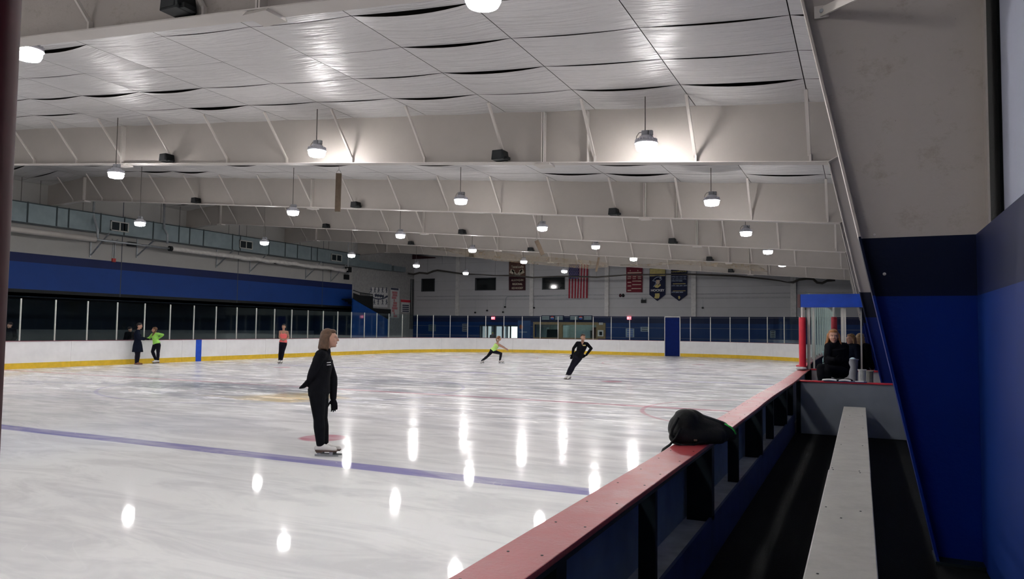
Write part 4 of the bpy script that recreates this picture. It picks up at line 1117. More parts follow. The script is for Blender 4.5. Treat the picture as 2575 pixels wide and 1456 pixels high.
wtext(r, 'year', '1979 1988 2001 2004', 1708, 718.5, 4.2, 36, m_silv); wtext(r, 'year', '1979 2002 2004', 1703, 735, 4.2, 27, m_silv)
wrect(r, 'printed_line', 1692, 713, 1724, 714.2, m_gold); wrect(r, 'printed_line', 1692, 731, 1724, 732, m_gold)
wtext(r, 'heading', 'CHAMPIONS', 1707.5, 683, 5, 36, m_gold); wrect(r, 'heading_rule', 1689, 688.5, 1726, 690, m_gold)
wpoly(r, 'emblem', [(1705, 745), (1709, 744), (1711, 748), (1708, 753), (1706, 751)], m_gold)
# dark strip banners high at the left
r = poly_banner('pennant_row', 'row of small dark pennants high under the roof at the far left', [(1037, 641), (1095, 647), (1095, 649), (1037, 652)], m_maroon, y=frame_y(6) - .3)
# alarm bells, emergency light, camera
def wbox(nm, lab, cat, px0, py0, px1, py1, m_, d=.14, extra=None):
    a, b = onY(px0, py0, YW), onY(px1, py1, YW); r = thing(nm, lab, cat, ((a.x + b.x) / 2, YW - d / 2, min(a.z, b.z)))
    MB().box(a.x, b.x, YW - d, YW, min(a.z, b.z), max(a.z, b.z)).build('case', m_, r, bevel=.01); return r
r = wbox('emergency_light', 'dark emergency light with two heads under the red banner', 'light fitting', 1613, 754, 1625, 762, m_black)
for px in (1614, 1623): P = onY(px, 751, YW - .1); MB().ell(P, (.07, .07, .07), seg=10, rings=6).build('lamp_head', m_galv, r)
for px, mm, lab in ((1560, m_maroon, 'red'), (1567, m_black, 'black')):
    P = onY(px, 743, YW - .06); r = thing('alarm_bell', 'round %s alarm bell on the far wall' % lab, 'alarm bell', P)
    MB().ell(P, (.11, .07, .13), seg=14, rings=8).build('bell', mm, r, smooth=True); MB().box(P.x - .05, P.x + .05, P.y, YW, P.z - .05, P.z + .05).build('mount', m_galv, r)
for k, (px, py) in enumerate(((1195, 786), (1225, 781), (1265, 785), (1270, 772), (1343, 774), (1767, 774))):
    P = onY(px, py, YW - .05); r = thing('wall_socket_box', 'small black round box on the far wall, %s from the left' % ordn(k), 'fitting', P, 'small black boxes on the far wall')
    MB().tube([(P.x, YW - .12, P.z), (P.x, YW, P.z)], .065, 12).build('box_body', m_black, r)
    MB().tube([(P.x, YW - .03, P.z), (P.x, YW - .03, min(onY(px, 753, YW).z, 6))], .014, 6).build('conduit', m_galv, r)
# curved conduit run
tag(MB().tube([onY(x, y, YW - .06) for x, y in ((1271, 770), (1272, 750), (1275, 746), (1282, 745), (1337, 745), (1430, 743))], .03, 6).build('conduit_run', m_galv), 'bent grey conduit running left from the flag', 'conduit')
tag(MB().tube([onY(x, y, YW - .06) for x, y in ((1093, 648), (1097, 645), (1112, 644), (1112, 665))], .02, 6).build('small_conduit', m_galv), 'short bent conduit high above the leftmost upper window', 'conduit')
# utility lights shining on wall
for px, py, lab in ((1171, 690, 'left'), (2004, 706, 'right')):
    pass
# exit signs
for k, (px, w__) in enumerate(((1240, 5), (1582, 5))):
    P = onY(px, 800, YW - .05); r = thing('exit_sign', 'glowing red exit sign %s' % ('left, over the entrance' if k == 0 else 'right, beside the tall blue gate'), 'exit sign', P)
    MB().box(P.x - .14, P.x + .14, P.y - .03, P.y + .05, P.z - .11, P.z + .11).build('case', emat('glowing_red_sign', (.9, .06, .10), 1.4), r)
    text('lettering', 'EXIT', (P.x, P.y - .034, P.z), .15, emat('glowing_pale_letters', (1, .45, .5), 1.6), r, bold=.02)
# sponsor signs above the serving window
m_sg = mat('grey_green_sign', (.26, .33, .36), .5); m_sgd = mat('navy_sign', (.02, .035, .08), .5)
for k, (px0, px1) in enumerate(((1363, 1418), (1434, 1490))):
    a, b = onY(px0, 793, YW), onY(px1, 806, YW); c = (a.x + b.x) / 2
    r = thing('menu_sign', '%s grey menu sign with a round logo above the serving window' % ('left' if k == 0 else 'right'), 'sign', (c, YW - .1, b.z))
    MB().box(a.x, b.x, YW - .12, YW, b.z, a.z).build('frame', m_sgd, r)
    for q in ((a.x + .05, c - .25), (c + .25, b.x - .05)): MB().box(q[0], q[1], YW - .13, YW - .12, b.z + .05, a.z - .05).build('menu_panel', m_sg, r)
    zc_ = (a.z + b.z) / 2
    for (t0, t1, mm, nm) in ((0.15, PI - .15, m_redpad, 'logo_red'), (PI + .15, 2 * PI - .15, m_bluepl, 'logo_blue')):
        MB().prism([(c + .13 * math.cos(t0 + (t1 - t0) * i / 10), zc_ + .13 * math.sin(t0 + (t1 - t0) * i / 10)) for i in range(11)], 1, YW - .135, YW - .12).build(nm, mm, r)
    MB().prism([(c - .13, zc_ - .03), (c, zc_ - .01), (c + .13, zc_ - .03), (c + .13, zc_ + .03), (c, zc_ + .05), (c - .13, zc_ + .03)], 1, YW - .14, YW - .12).build('logo_band', m_whp, r)
# serving window: tan frame, lit room behind with counter and shelves
x0, x1, z0, z1 = srv
r = thing('window_4', None, None, ((x0 + x1) / 2, YW, z0)); struct(r)
m_tan = mat('tan_wood_frame', (.30, .22, .12), .6)
for q in ((x0 - .12, x1 + .12, z1, z1 + .2), (x0 - .12, x1 + .12, z0 - .12, z0), (x0 - .12, x0, z0, z1), (x1, x1 + .12, z0, z1), ((x0 + x1) / 2 - .5, (x0 + x1) / 2 - .2, z0, z1)): MB().box(q[0], q[1], YW - .05, YW + .1, q[2], q[3]).build('frame', m_tan, r)
MB().box(x0, x1, YW + .06, YW + .07, z0, z1).build('pane', m_glass, r)
struct(MB().box(x0 - 2, x1 + 2, YW + 3.0, YW + 3.1, -.05, 3.2).build('wall_kitchen', mat('kitchen_wall', (.30, .36, .35), .7)))
struct(MB().box(x0 - 2, x1 + 2, YW + .25, YW + 3.1, 3.1, 3.2).build('ceiling_kitchen', mat('kitchen_ceiling', (.4, .4, .4), .7)))
struct(MB().box(x0 - 2, x1 + 2, YW + .25, YW + 3.1, -.1, -.0).build('floor_kitchen', m_greyw))
for k, (px, w__, h__, mm) in enumerate(((1362, .9, 1.75, m_sg), (1392, 1.0, 1.6, m_darkpost), (1420, .5, 1.9, mat('pale_cabinet', (.45, .55, .55), .5)), (1468, 1.1, 1.55, m_sg), (1495, .3, 1.8, m_brown))):
    P = onY(px, 835, YW + 1.8); o = MB().box(P.x - w__ / 2, P.x + w__ / 2, YW + 1.7, YW + 2.2, 0, h__).build('snack_counter', mm)
    tag(o, 'kitchen unit behind the serving window, %s from the left' % ordn(k), 'cabinet', 'units behind the serving window')
tag(MB().box((x0 + x1) / 2 - .9, (x0 + x1) / 2 + .9, YW + 1.0, YW + 1.4, 3.04, 3.1).build('assumed_ceiling_light', emat('assumed_kitchen_glow', (1, .97, .9), 7.0)), 'assumed unseen ceiling light added in the room behind the serving window', 'lamp')  # assumed fixture out of view, added to light the kitchen
# notice panel right of the serving window
r = thing('notice_board', 'tan notice board with a framed picture right of the serving window', 'notice board', (onY(1512, 840, YW).x, YW - .05, 1.0))
a, b = onY(1500, 812, YW), onY(1523, 852, YW); MB().box(a.x, b.x, YW - .06, YW, b.z, a.z).build('board', m_tan, r)
a, b = onY(1504, 830, YW), onY(1518, 846, YW); MB().box(a.x, b.x, YW - .09, YW - .06, b.z, a.z).build('picture_frame', m_whp, r)
a, b = onY(1508, 834, YW), onY(1515, 843, YW); MB().box(a.x, b.x, YW - .095, YW - .09, b.z, a.z).build('picture', m_darkpost, r)
a, b = onY(1507, 811, YW), onY(1517, 817, YW); MB().box(a.x, b.x, YW - .08, YW - .06, b.z, a.z).build('notice', m_whp, r)
# entrance: glazed doors with daylight beyond
x0, x1, z0, z1 = ent
r = thing('door_1', None, None, ((x0 + x1) / 2, YW, 0)); struct(r)
m_dfr = mat('dark_door_frame', (.05, .06, .07), .4)
for i in range(6):
    x = x0 + (x1 - x0) * i / 5; MB().box(x - .05, x + .05, YW + .02, YW + .12, 0, z1).build('mullion', m_dfr, r)
MB().box(x0, x1, YW + .02, YW + .12, z1 - .1, z1).build('head', m_dfr, r)
MB().box(x0, x1, YW + .06, YW + .07, 0, z1 - .1).build('pane', m_glass, r)
struct(MB().box(x0 - 1.5, x1 + 1.5, YW + 2.6, YW + 2.7, -.05, 3.2).build('wall_lobby', mat('lobby_wall', (.35, .38, .42), .7)))
struct(MB().box(x0 - 1.5, x1 + 1.5, YW + .25, YW + 2.7, 3.0, 3.1).build('ceiling_lobby', m_greyw))
struct(MB().box(x0 - 1.5, x1 + 1.5, YW + .25, YW + 2.7, -.1, 0).build('floor_lobby', m_greyw))
for k, (p0_, p1_, st, cc) in enumerate(((1214, 1220, .30, (.6, .62, .65)), (1222, 1234, .45, (.7, .72, .74)), (1249, 1269, .42, (.72, .74, .80)), (1279, 1300, 1.05, (1, .99, .93)))):
    a, b = onY(p0_, 820, YW + 2.5), onY(p1_, 848, YW + 2.5)
    o = thing('window_%d' % (5 + k), None, None, ((a.x + b.x) / 2, YW + 2.55, 0)); struct(o)
    MB().box(a.x, b.x, YW + 2.5, YW + 2.58, .3, 2.15).build('pane', emat('daylit_pane_%d' % k, cc, st), o)
    MB().box(a.x - .05, b.x + .05, YW + 2.47, YW + 2.6, 2.15, 2.22).build('head', m_dfr, o); 
# posters on the blue far wall
def poster(lab, px0, py0, px1, py1, m_, lines=3, tint=m_txt):
    a, b = onY(px0, py0, YW), onY(px1, py1, YW); r = thing('poster', lab, 'poster', ((a.x + b.x) / 2, YW - .02, min(a.z, b.z)))
    MB().box(a.x, b.x, YW - .03, YW, b.z, a.z).build('sheet', m_, r)
    for i in range(lines):
        z = b.z + (a.z - b.z) * (i + .6) / (lines + .2); MB().box(a.x + (b.x - a.x) * .15, b.x - (b.x - a.x) * .15, YW - .034, YW - .03, z - .03, z + .03).build('printed_line', tint, r)
m_pale = mat('pale_blue_poster', (.34, .42, .48), .6)
poster('pale poster on the far wall at the far left', 1078, 816, 1096, 833, mat('dim_teal_poster', (.10, .17, .22), .6), 3)
poster('grey poster left of the entrance', 1163, 814, 1177, 834, mat('grey_poster', (.22, .24, .27), .6), 4)
poster('large pale notice left of the tall blue gate', 1574, 826, 1595, 848, m_pale, 4, m_bluepl)
poster('pale notice of dark words just left of the tall blue gate', 1611, 822, 1632, 834, m_pale, 2)
poster('white notice far right beyond the rink glass', 1937, 831, 1950, 850, m_pale, 4)
P = onY(1311, 822, YW - .03); r = thing('blue_ad_panel', 'blue advertising panel with an orange disc right of the entrance', 'sign', (P.x, YW - .03, 1))
a, b = onY(1303, 806, YW), onY(1334, 852, YW); MB().box(a.x, b.x, YW - .04, YW, b.z, a.z).build('panel', mat('mid_blue_panel', (.02, .08, .24), .5), r)
MB().tube([(P.x, YW - .05, P.z), (P.x, YW - .04, P.z)], .17, 16).build('disc', mat('orange_disc', (.35, .10, .05), .5), r)
a, b = onY(1306, 834, YW), onY(1326, 836, YW); MB().box(a.x, b.x, YW - .045, YW - .04, b.z, a.z).build('lettering', m_pale, r)

# ------------------------------------------------------------------ dark cable strung across the far end, tan netting gathered above
YC = YF_ + 1.2
cab = [(1027, 688), (1040, 690), (1055, 686), (1075, 688), (1090, 682), (1100, 680), (1130, 684), (1165, 689), (1200, 690), (1245, 693), (1290, 693), (1340, 698), (1365, 697), (1400, 695), (1440, 695), (1500, 697), (1540, 694), (1580, 691), (1620, 691), (1680, 690), (1740, 690), (1790, 692), (1850, 694), (1890, 698), (1930, 702), (1960, 706), (1980, 710), (1995, 710), (2010, 703), (2030, 701), (2045, 702), (2055, 711), (2068, 712), (2080, 706), (2100, 704)]
CP = [onY(x, y, YC) for x, y in cab]
rd_ = random.Random(2)
mbc = MB()
for i in range(3, len(CP), 6): mbc.tube([CP[i], Vector((CP[i].x, CP[i].y, ztop(CP[i].x) - .03))], .006, 4)
tag(mbc.tube(CP, [.075 if 26 < i or i < 6 else .045 + rd_.uniform(-.01, .02) for i in range(len(CP))], 7).build('cable_bundle', mat('dark_cable_wrap', (.045, .04, .035), .8), smooth=True), 'dark cable bundle strung across the hall above the far boards', 'cable')
def net_mat():
    g = G('tan_safety_netting'); p = g.pos(); t = g.new('ShaderNodeBsdfTransparent'); d = g.new('ShaderNodeBsdfDiffuse')
    n = g.noise(p, 2.5, 5, .7); g.l.new(g.mix(g.ramp(n, .3, .7), (.46, .37, .25), (.56, .46, .33)), d.inputs[0])
    mx = g.new('ShaderNodeMixShader'); g.l.new(g.ramp(n, .35, .7, .25, .55), mx.inputs[0]); g.l.new(t.outputs[0], mx.inputs[1]); g.l.new(d.outputs[0], mx.inputs[2]); g.l.new(mx.outputs[0], g.n['Material Output'].inputs[0]); return g.m
m_net = net_mat()
def netting(top, bot, Y, lab):
    n = len(top); vs = []; rd = random.Random(len(top))
    rows_ = 6; mb = MB()
    for i in range(n):
        A, B = onY(*top[i], Y), onY(*bot[i], Y)
        for j in range(rows_): 
            t = j / (rows_ - 1); q = A.lerp(B, t); q.y += .12 * math.sin(i * 1.7 + j) * math.sin(PI * t) - .10 * math.sin(PI * t); vs.append(q)
    mb.add(vs, [(i * rows_ + j, i * rows_ + j + 1, (i + 1) * rows_ + j + 1, (i + 1) * rows_ + j) for i in range(n - 1) for j in range(rows_ - 1)])
    for i in range(1, n, 3):
        A = onY(*top[i], Y); mb.tube([A, Vector((A.x, A.y, ztop(A.x) - .03))], .005, 4)
    o = mb.build('safety_netting', m_net, smooth=True)
    return tag(o, lab, 'netting', 'tan safety netting gathered under the roof')
YN = frame_y(5) - 1.2
netting([(1085, 624), (1130, 626), (1180, 627), (1250, 634), (1320, 641), (1400, 648), (1480, 655), (1530, 661)], [(1086, 626), (1130, 633), (1180, 645), (1250, 656), (1320, 662), (1400, 670), (1480, 676), (1530, 672)], YN, 'tan netting bunched under the farthest roof frame, left sweep above the flag')
netting([(1560, 665), (1640, 663), (1700, 655), (1760, 652), (1830, 655), (1900, 662), (1928, 680)], [(1560, 669), (1640, 668), (1700, 664), (1760, 668), (1830, 674), (1900, 682), (1930, 684)], YN, 'tan netting bunched under the farthest roof frame, right sweep above the blue gate')
# ------------------------------------------------------------------ people
m_skin = mat('light_skin', (.46, .26, .19), .5, var=.06); m_skin2 = mat('tan_skin', (.38, .21, .14), .5, var=.06)
m_blk = mat('black_fabric', (.006, .0065, .009), .85, spec=.08, var=.25, bump=.15, scale=14); m_nvy = mat('navy_coat_fabric', (.005, .008, .018), .85, spec=.08, var=.2, scale=12)
m_lgn = mat('black_leggings', (.006, .006, .013), .7, spec=.12, var=.2); m_boot = mat('white_skate_boot', (.74, .72, .70), .4, var=.06); m_blade = mat('steel_blade', (.4, .42, .44), .25, metal=.9)
m_sole = mat('brown_sole', (.07, .04, .03), .5); m_eyew = mat('eye_white', (.65, .63, .60), .2); m_eyed = mat('dark_iris', (.02, .012, .01), .2)
m_lip = mat('lip', (.40, .12, .11), .45)
def hairm(n, c): return mat(n, c, .55, var=.35, scale=22, bump=.35, bscale=60)
def nrm(v): return Vector(v).normalized()
def torso_secs(J, infl=0.0, top='neck', low=None, s=1.0, belly=0.0):
    lat0 = nrm(J['hipR'] - J['hipL']); lat1 = nrm(J['shR'] - J['shL'])
    pel, ws, ch, nk = J['pelvis'], J['waist'], J['chest'], J['neck']
    def fr(lat, d):
        a = lat - d * lat.dot(d); a.normalize(); return a, d.cross(a)
    sw = (J['shR'] - J['shL']).length
    secs = []
    dp = nrm(ws - pel)
    if low:
        for c, ra, rb in low: a, b = fr(lat0, dp); secs.append((c, a, b, ra, rb))
    a, b = fr(lat0, dp)
    secs.append((pel - dp * .07 * s, a, b, .125 * s + infl, .095 * s + infl))
    secs.append((pel, a, b, .160 * s + infl, .115 * s + infl))
    secs.append((pel.lerp(ws, .5), a, b, .145 * s + infl, .100 * s + infl + belly))
    dw = nrm(ch - ws); lm = nrm(lat0 + lat1); a, b = fr(lm, dw)
    secs.append((ws, a, b, .120 * s + infl, .088 * s + infl + belly))
    a, b = fr(lat1, dw)
    secs.append((ws.lerp(ch, .55), a, b, .138 * s + infl, .100 * s + infl))
    secs.append((ch, a, b, .150 * s + infl, .105 * s + infl))
    dn = nrm(nk - ch); a, b = fr(lat1, dn); L = (nk - ch).length
    mid = (J['shL'] + J['shR']) / 2
    secs.append((mid - dn * .03 * s, a, b, sw * .5 + infl, .082 * s + infl))
    secs.append((mid + dn * .025 * s, a, b, sw * .36 + infl, .062 * s + infl))
    secs.append((nk - dn * .02 * s, a, b, .062 * s + infl, .056 * s + infl))
    return secs
def arm(mb, J, S_, infl=0.0, s=1.0, frac=1.0):
    sh, el, wr = J['sh' + S_], J['el' + S_], J['wr' + S_]
    mb.cap2(sh, sh.lerp(el, .45), .050 * s + infl, .044 * s + infl); mb.cap2(sh.lerp(el, .45), el, .044 * s + infl, .036 * s + infl)
    if frac > .3:
        e = el.lerp(wr, .35); w = el.lerp(wr, frac)
        mb.cap2(el, e, .036 * s + infl, .037 * s + infl); mb.cap2(e, w, .037 * s + infl, .025 * s + infl)
def leg(mb, J, S_, infl=0.0, s=1.0, frac=1.0):
    hp, kn, an = J['hip' + S_], J['kn' + S_], J['an' + S_]
    mb.cap2(hp, hp.lerp(kn, .4), .088 * s + infl, .075 * s + infl); mb.cap2(hp.lerp(kn, .4), kn, .075 * s + infl, .052 * s + infl)
    c = kn.lerp(an, .32); mb.cap2(kn, c, .052 * s + infl, .056 * s + infl); mb.cap2(c, kn.lerp(an, frac), .056 * s + infl, (.036 * s + infl) if frac > .9 else .048 * s + infl)
def hand(mb, wr, d, pn, s=1.0, curl=.5, side=1):
    """d: direction of the hand, pn: palm normal (fingers curl towards it), side: +1/-1 where the thumb sits along d x pn"""
    d = nrm(d); pn = nrm(Vector(pn) - d * Vector(pn).dot(d)); lt = d.cross(pn) * side
    mb.cap2(wr, wr + d * .03 * s, .024 * s, .022 * s, 10)
    secs = [(wr + d * t * s, lt, pn, a * s, b * s) for t, a, b in ((.01, .022, .018), (.035, .032, .016), (.07, .041, .016), (.095, .038, .014))]
    mb.loft(secs, 14)
    for k, (o, L) in enumerate(((.030, .070), (.010, .079), (-.010, .073), (-.029, .058))):
        p = wr + d * (.090 * s) + lt * (o * s); dd = nrm(d + lt * o * 2.2); r_ = .0092 * s
        cu = curl * (1 + .12 * k)
        for q, (f_, rr_) in enumerate(((.45, .0092), (.32, .0084), (.23, .0074))):
            dd = nrm(dd * math.cos(cu * (.5 + .35 * q)) + pn * math.sin(cu * (.5 + .35 * q))); p2 = p + dd * (L * f_ * s)
            mb.cap2(p, p2, rr_ * s + .0008, rr_ * s, 8); p = p2
    p = wr + d * .03 * s + lt * .022 * s; dd = nrm(d * .75 + lt * .75 + pn * .25)
    for L, rr_ in ((.036, .0125), (.030, .0105), (.024, .009)):
        p2 = p + dd * L * s; mb.cap2(p, p2, rr_ * s, rr_ * s * .92, 8); p = p2; dd = nrm(dd + d * .35 + pn * .25)
def head_mb(mb, c, fwd, up, s=1.0):
    f = nrm(fwd); u = nrm(Vector(up) - f * Vector(up).dot(f)); x = f.cross(u)          # x: the person's right
    def P(a, b, z): return c + x * (a * s) + f * (b * s) + u * (z * s)
    E = lambda q, r: mb.ell(P(*q), tuple(v * s for v in r), x, f, u, 18, 12)
    E((0, -.012, .025), (.074, .094, .090)); E((0, .022, -.030), (.062, .070, .070)); E((0, .035, -.070), (.045, .050, .042)); E((0, .068, -.092), (.022, .018, .018))
    E((0, .070, .030), (.052, .024, .022)); E((.030, .062, -.030), (.024, .022, .026)); E((-.030, .062, -.030), (.024, .022, .026))
    mb.cap2(P(0, .088, .018), P(0, .106, -.022), .008 * s, .0135 * s, 10); E((.011, .094, -.027), (.009, .011, .007)); E((-.011, .094, -.027), (.009, .011, .007))
    E((0, .078, -.058), (.024, .016, .012))
    for sg in (-1, 1): E((sg * .076, -.008, -.008), (.010, .020, .032))
    return P, x, f, u
def person(name, label, J, fwd, up=(0, 0, 1), s=1.0, skin=None, hair=None, hairstyle='short', top=None, pants=None, sleeve=1.0, feet='skates', coat=None, hands=None,
           infl=.012, voxel=.0075, gloves=None, collar=False, tank=False, shoem=None, neckline=None, legs=True, handcol=None):
    base = (J['anL'] + J['anR']) / 2; base.z = 0
    r = thing('person', label, 'person', base)
    skin = skin or m_skin
    mb = MB(); mb.loft(torso_secs(J, 0, s=s), 20)
    for S_ in 'LR':
        arm(mb, J, S_, 0, s)
        if legs: leg(mb, J, S_, 0, s, .85)
        mb.cap2(J['sh' + S_], (J['shL'] + J['shR']) / 2, .052 * s, .06 * s)
    mb.chain([J['chest'].lerp(J['neck'], .6), J['neck'], J['head'] - nrm(up) * .05 * s], [.06 * s, .050 * s, .046 * s])
    P, x, f, u = head_mb(mb, J['head'], fwd, up, s)
    for S_ in 'LR':
        h = (hands or {}).get(S_, None)
        el, wr = J['el' + S_], J['wr' + S_]
        d = h[0] if h else (wr - el); pn = h[1] if h else (f * -1 if S_ == 'L' else f * -1); cu = h[2] if h else .35; sd = h[3] if h else 1
        if not (gloves and S_ in gloves): hand(mb, wr, d, pn, s, cu, sd)
        else:
            g_ = MB(); hand(g_, wr, d, pn, s * 1.1, cu, sd); remesh('glove', g_, voxel * .75, m_blk, r, 2, .4)
        pass
    remesh('body', mb, voxel, skin, r, 3, .5)
    for sg in (-1, 1):
        MB().ell(P(sg * .030, .0795, .008), (.0115 * s, .006 * s, .0055 * s), x, f, u, 12, 8).build('eye', m_eyew, r, smooth=True)
        MB().ell(P(sg * .030, .0845, .008), (.0056 * s, .0025 * s, .0052 * s), x, f, u, 10, 6).build('iris', m_eyed, r, smooth=True)
        MB().bar(P(sg * .016, .088, .031), P(sg * .046, .078, .027), .005 * s, .005 * s).build('eyebrow', hair, r)
    MB().ell(P(0, .0915, -.056), (.022 * s, .005 * s, .0065 * s), x, f, u, 14, 8).build('mouth', m_lip, r, smooth=True)
    # hair
    hb = MB(); E = lambda q, rr_: hb.ell(P(*q), tuple(v * s for v in rr_), x, f, u, 18, 12)
    E((0, -.028, .040), (.083, .090, .088)); E((0, .030, .085), (.060, .050, .032))
    if hairstyle == 'bun': E((0, -.115, .045), (.036, .036, .036))
    if hairstyle == 'ponytail': hb.chain([P(0, -.10, .03), P(0, -.14, -.02), P(.02, -.13, -.11), P(.03, -.10, -.18)], [.028 * s, .030 * s, .026 * s, .012 * s])
    if hairstyle == 'frontbraid': hb.chain([P(-.05, -.05, -.05), P(-.06, .0, -.13), P(-.05, .05, -.22), P(-.04, .06, -.28)], [.03 * s, .032 * s, .028 * s, .012 * s])
    if hairstyle in ('bob', 'wavy'):
        L = .17 if hairstyle == 'wavy' else .13
        for k in range(13):
            a = PI * (0.05 + .90 * k / 12) + PI / 2 + PI * .0
            ang = -PI * .50 + (PI * 1.0) * k / 12                      # around the back of the head
            q = Vector((math.sin(ang) * .078, -math.cos(ang) * .082 - .015, 0))
            w_ = .012 * math.sin(k * 2.3)
            hb.chain([P(q.x, q.y, .03), P(q.x * 1.12, q.y * 1.10, -.05), P(q.x * (1.3 if hairstyle == 'wavy' else 1.18) + w_ * 1.6, q.y * 1.18, -.05 - L * .5), P(q.x * (1.05 if hairstyle == 'bob' else 1.55), q.y * 1.2, -.05 - L * (.8 + .2 * math.sin(k)))], [.024 * s, .026 * s, .025 * s, .012 * s])
    if hairstyle == 'cap': E((0, -.01, .055), (.085, .10, .07))
    remesh('hair', hb, voxel * .85, hair, r, 2, .5)
    # trousers
    if pants:
        pb = MB(); lat = nrm(J['hipR'] - J['hipL']); dp = nrm(J['waist'] - J['pelvis']); a = nrm(lat - dp * lat.dot(dp)); b = dp.cross(a); pel = J['pelvis']
        ii = infl * .8
        pb.loft([(pel - dp * .08 * s, a, b, .125 * s + ii, .10 * s + ii), (pel, a, b, .162 * s + ii, .118 * s + ii), (pel.lerp(J['waist'], .4), a, b, .138 * s, .092 * s)], 20)
        if legs:
            for S_ in 'LR': leg(pb, J, S_, ii, s, 1.0)
        else:
            for S_ in 'LR': leg(pb, J, S_, ii, s, 1.0)
        remesh('trousers', pb, voxel, pants, r, 3)
    if top:
        tb = MB(); se = torso_secs(J, infl, s=s)
        if tank:
            dn = nrm(J['neck'] - J['chest'])
            se = se[1:6] + [(J['chest'].lerp(J['neck'], .28), se[5][1], se[5][2], .115 * s + infl, .095 * s + infl)]
            tb.loft(se, 20)
            sh = (J['shL'] + J['shR']) / 2
            for S_ in 'LR':
                m_ = sh.lerp(J['sh' + S_], .55)
                c = J['chest'].lerp(J['neck'], .2)
                tb.chain([c + (J['sh' + S_] - sh) * .45 + f * .085 * s, m_ + dn * .045 * s + f * .02 * s, c + (J['sh' + S_] - sh) * .45 - f * .075 * s], [.016 * s] * 3, 8)
        else:
            tb.loft(se[(0 if not coat else 0):], 20)
            for S_ in 'LR':
                arm(tb, J, S_, infl * .85, s, sleeve); tb.cap2(J['sh' + S_], (J['shL'] + J['shR']) / 2, .05 * s + infl, .06 * s + infl)
            if collar: tb.loft([(J['neck'] - nrm(up) * .03 * s, x, f, .080 * s, .075 * s), (J['neck'] + nrm(up) * .035 * s, x, f, .066 * s, .064 * s)], 16)
        if coat:
            lat = nrm(J['hipR'] - J['hipL']); a = nrm(Vector((lat.x, lat.y, 0))); b = UP.cross(a); pel = J['pelvis']
            kn = (J['knL'] + J['knR']) / 2; c2 = pel.lerp(kn, coat)
            tb.loft([(pel + UP * .14, a, b, .13 * s + infl, .10 * s + infl), (pel, a, b, .165 * s + infl, .13 * s + infl), (c2, a, b, .185 * s + infl, .165 * s + infl)], 20)
        remesh('top', tb, voxel, top, r, 4)
    for S_ in 'LR':
        if feet and legs: foot(r, J['an' + S_], J['to' + S_], s, feet, shoem or m_boot, J['kn' + S_])
    return r, P, x, f, u
def foot(r, an, to, s, kind, m_, kn):
    d = to - an; dn_ = nrm(d); 
    side = nrm(dn_.cross(UP)) if abs(dn_.dot(UP)) < .9 else VR
    upv = nrm(side.cross(dn_));
    if upv.z < 0: upv = -upv
    fd = nrm(dn_ - upv * 0); L = .25 * s
    heel = an - fd * .045 * s - upv * .085 * s; toe = heel + fd * L
    fb = MB(); fb.cap2(an + nrm(kn - an) * (.075 if kind == 'skates' else .0) * s, an - upv * .03 * s, .046 * s, .043 * s); fb.cap2(an - upv * .04 * s, heel + upv * .035 * s + fd * .02 * s, .040 * s, .036 * s)
    fb.cap2(an - upv * .03 * s, heel.lerp(toe, .55) + upv * .038 * s, .045 * s, .034 * s); fb.cap2(heel + upv * .032 * s, toe + upv * .026 * s - fd * .03 * s, .034 * s, .030 * s)
    remesh('boot', fb, .007, m_, r, 3)
    MB().obox(heel.lerp(toe, .48) + upv * .003 * s, L * .52, .036 * s, .008 * s, fd, side, upv).obox(heel + fd * .035 * s - upv * .008 * s, .035 * s, .03 * s, .012 * s, fd, side, upv).build('sole', m_sole, r)
    if kind == 'skates':
        b = MB(); c = heel.lerp(toe, .5) - upv * .045 * s
        b.obox(c - upv * .008 * s, L * .58, .0035, .012 * s, fd, side, upv)
        for t in (.12, .72): b.obox(heel.lerp(toe, t) - upv * .022 * s, .022 * s, .008 * s, .020 * s, fd, side, upv)
        b.build('blade', m_blade, r)
def joints(base, spec):
    """spec: name -> (px, py, push) measured on the upright plane through base"""
    return {k: onP(v[0], v[1], base, v[2] if len(v) > 2 else 0) for k, v in spec.items()}
def ground(J, r, s=1.0): pass

# the skater in black gliding past in the foreground, seen from the side, looking right
B0 = onZ(822, 1146, 0)
J = joints(B0, dict(head=(829, 851, 0), neck=(817, 881, 0), chest=(812, 905, 0), waist=(808, 949, 0), pelvis=(802, 983, 0),
     shL=(818, 893, .16), shR=(806, 893, -.16), elL=(838, 950, .20), wrL=(838, 1000, .16), elR=(786, 936, -.19), wrR=(778, 966, -.02),
     hipL=(806, 992, .085), hipR=(798, 992, -.085), knL=(810, 1052, .06), knR=(802, 1054, -.06), anL=(816, 1116, .05), anR=(806, 1119, -.05), toL=(842, 1117, .05), toR=(832, 1121, -.05)))
fw = VR * 1 + VF * .12
zmin = min(J['anL'].z, J['anR'].z)
for k in ('anL', 'anR'): J[k].z = .153
for k in ('toL', 'toR'): J[k].z = .150
r, P, x, f, u = person('person', 'skater in black with brown bobbed hair, gliding right in the foreground', J, fw, up=(0, 0, 1), s=1.0, skin=m_skin, hair=hairm('brown_hair', (.085, .045, .025)),
     hairstyle='bob', top=m_blk, pants=m_blk, infl=.020, voxel=.007, collar=True,
     gloves='LR', hands=dict(L=(VR * .15 - UP, VF * -1, .4, 1), R=(VR * .5 - UP * .6 + VF * .5, VF * 1, .6, 1)))
tb = MB(); c = J['chest'].lerp(J['waist'], .25)
for k in range(2): tb.bar(onP(822, 912 + 6 * k, B0, -.145), onP(832, 911 + 6 * k, B0, -.13), .01, .010, up=VF)
tb.build('white_trim', m_whp, r)
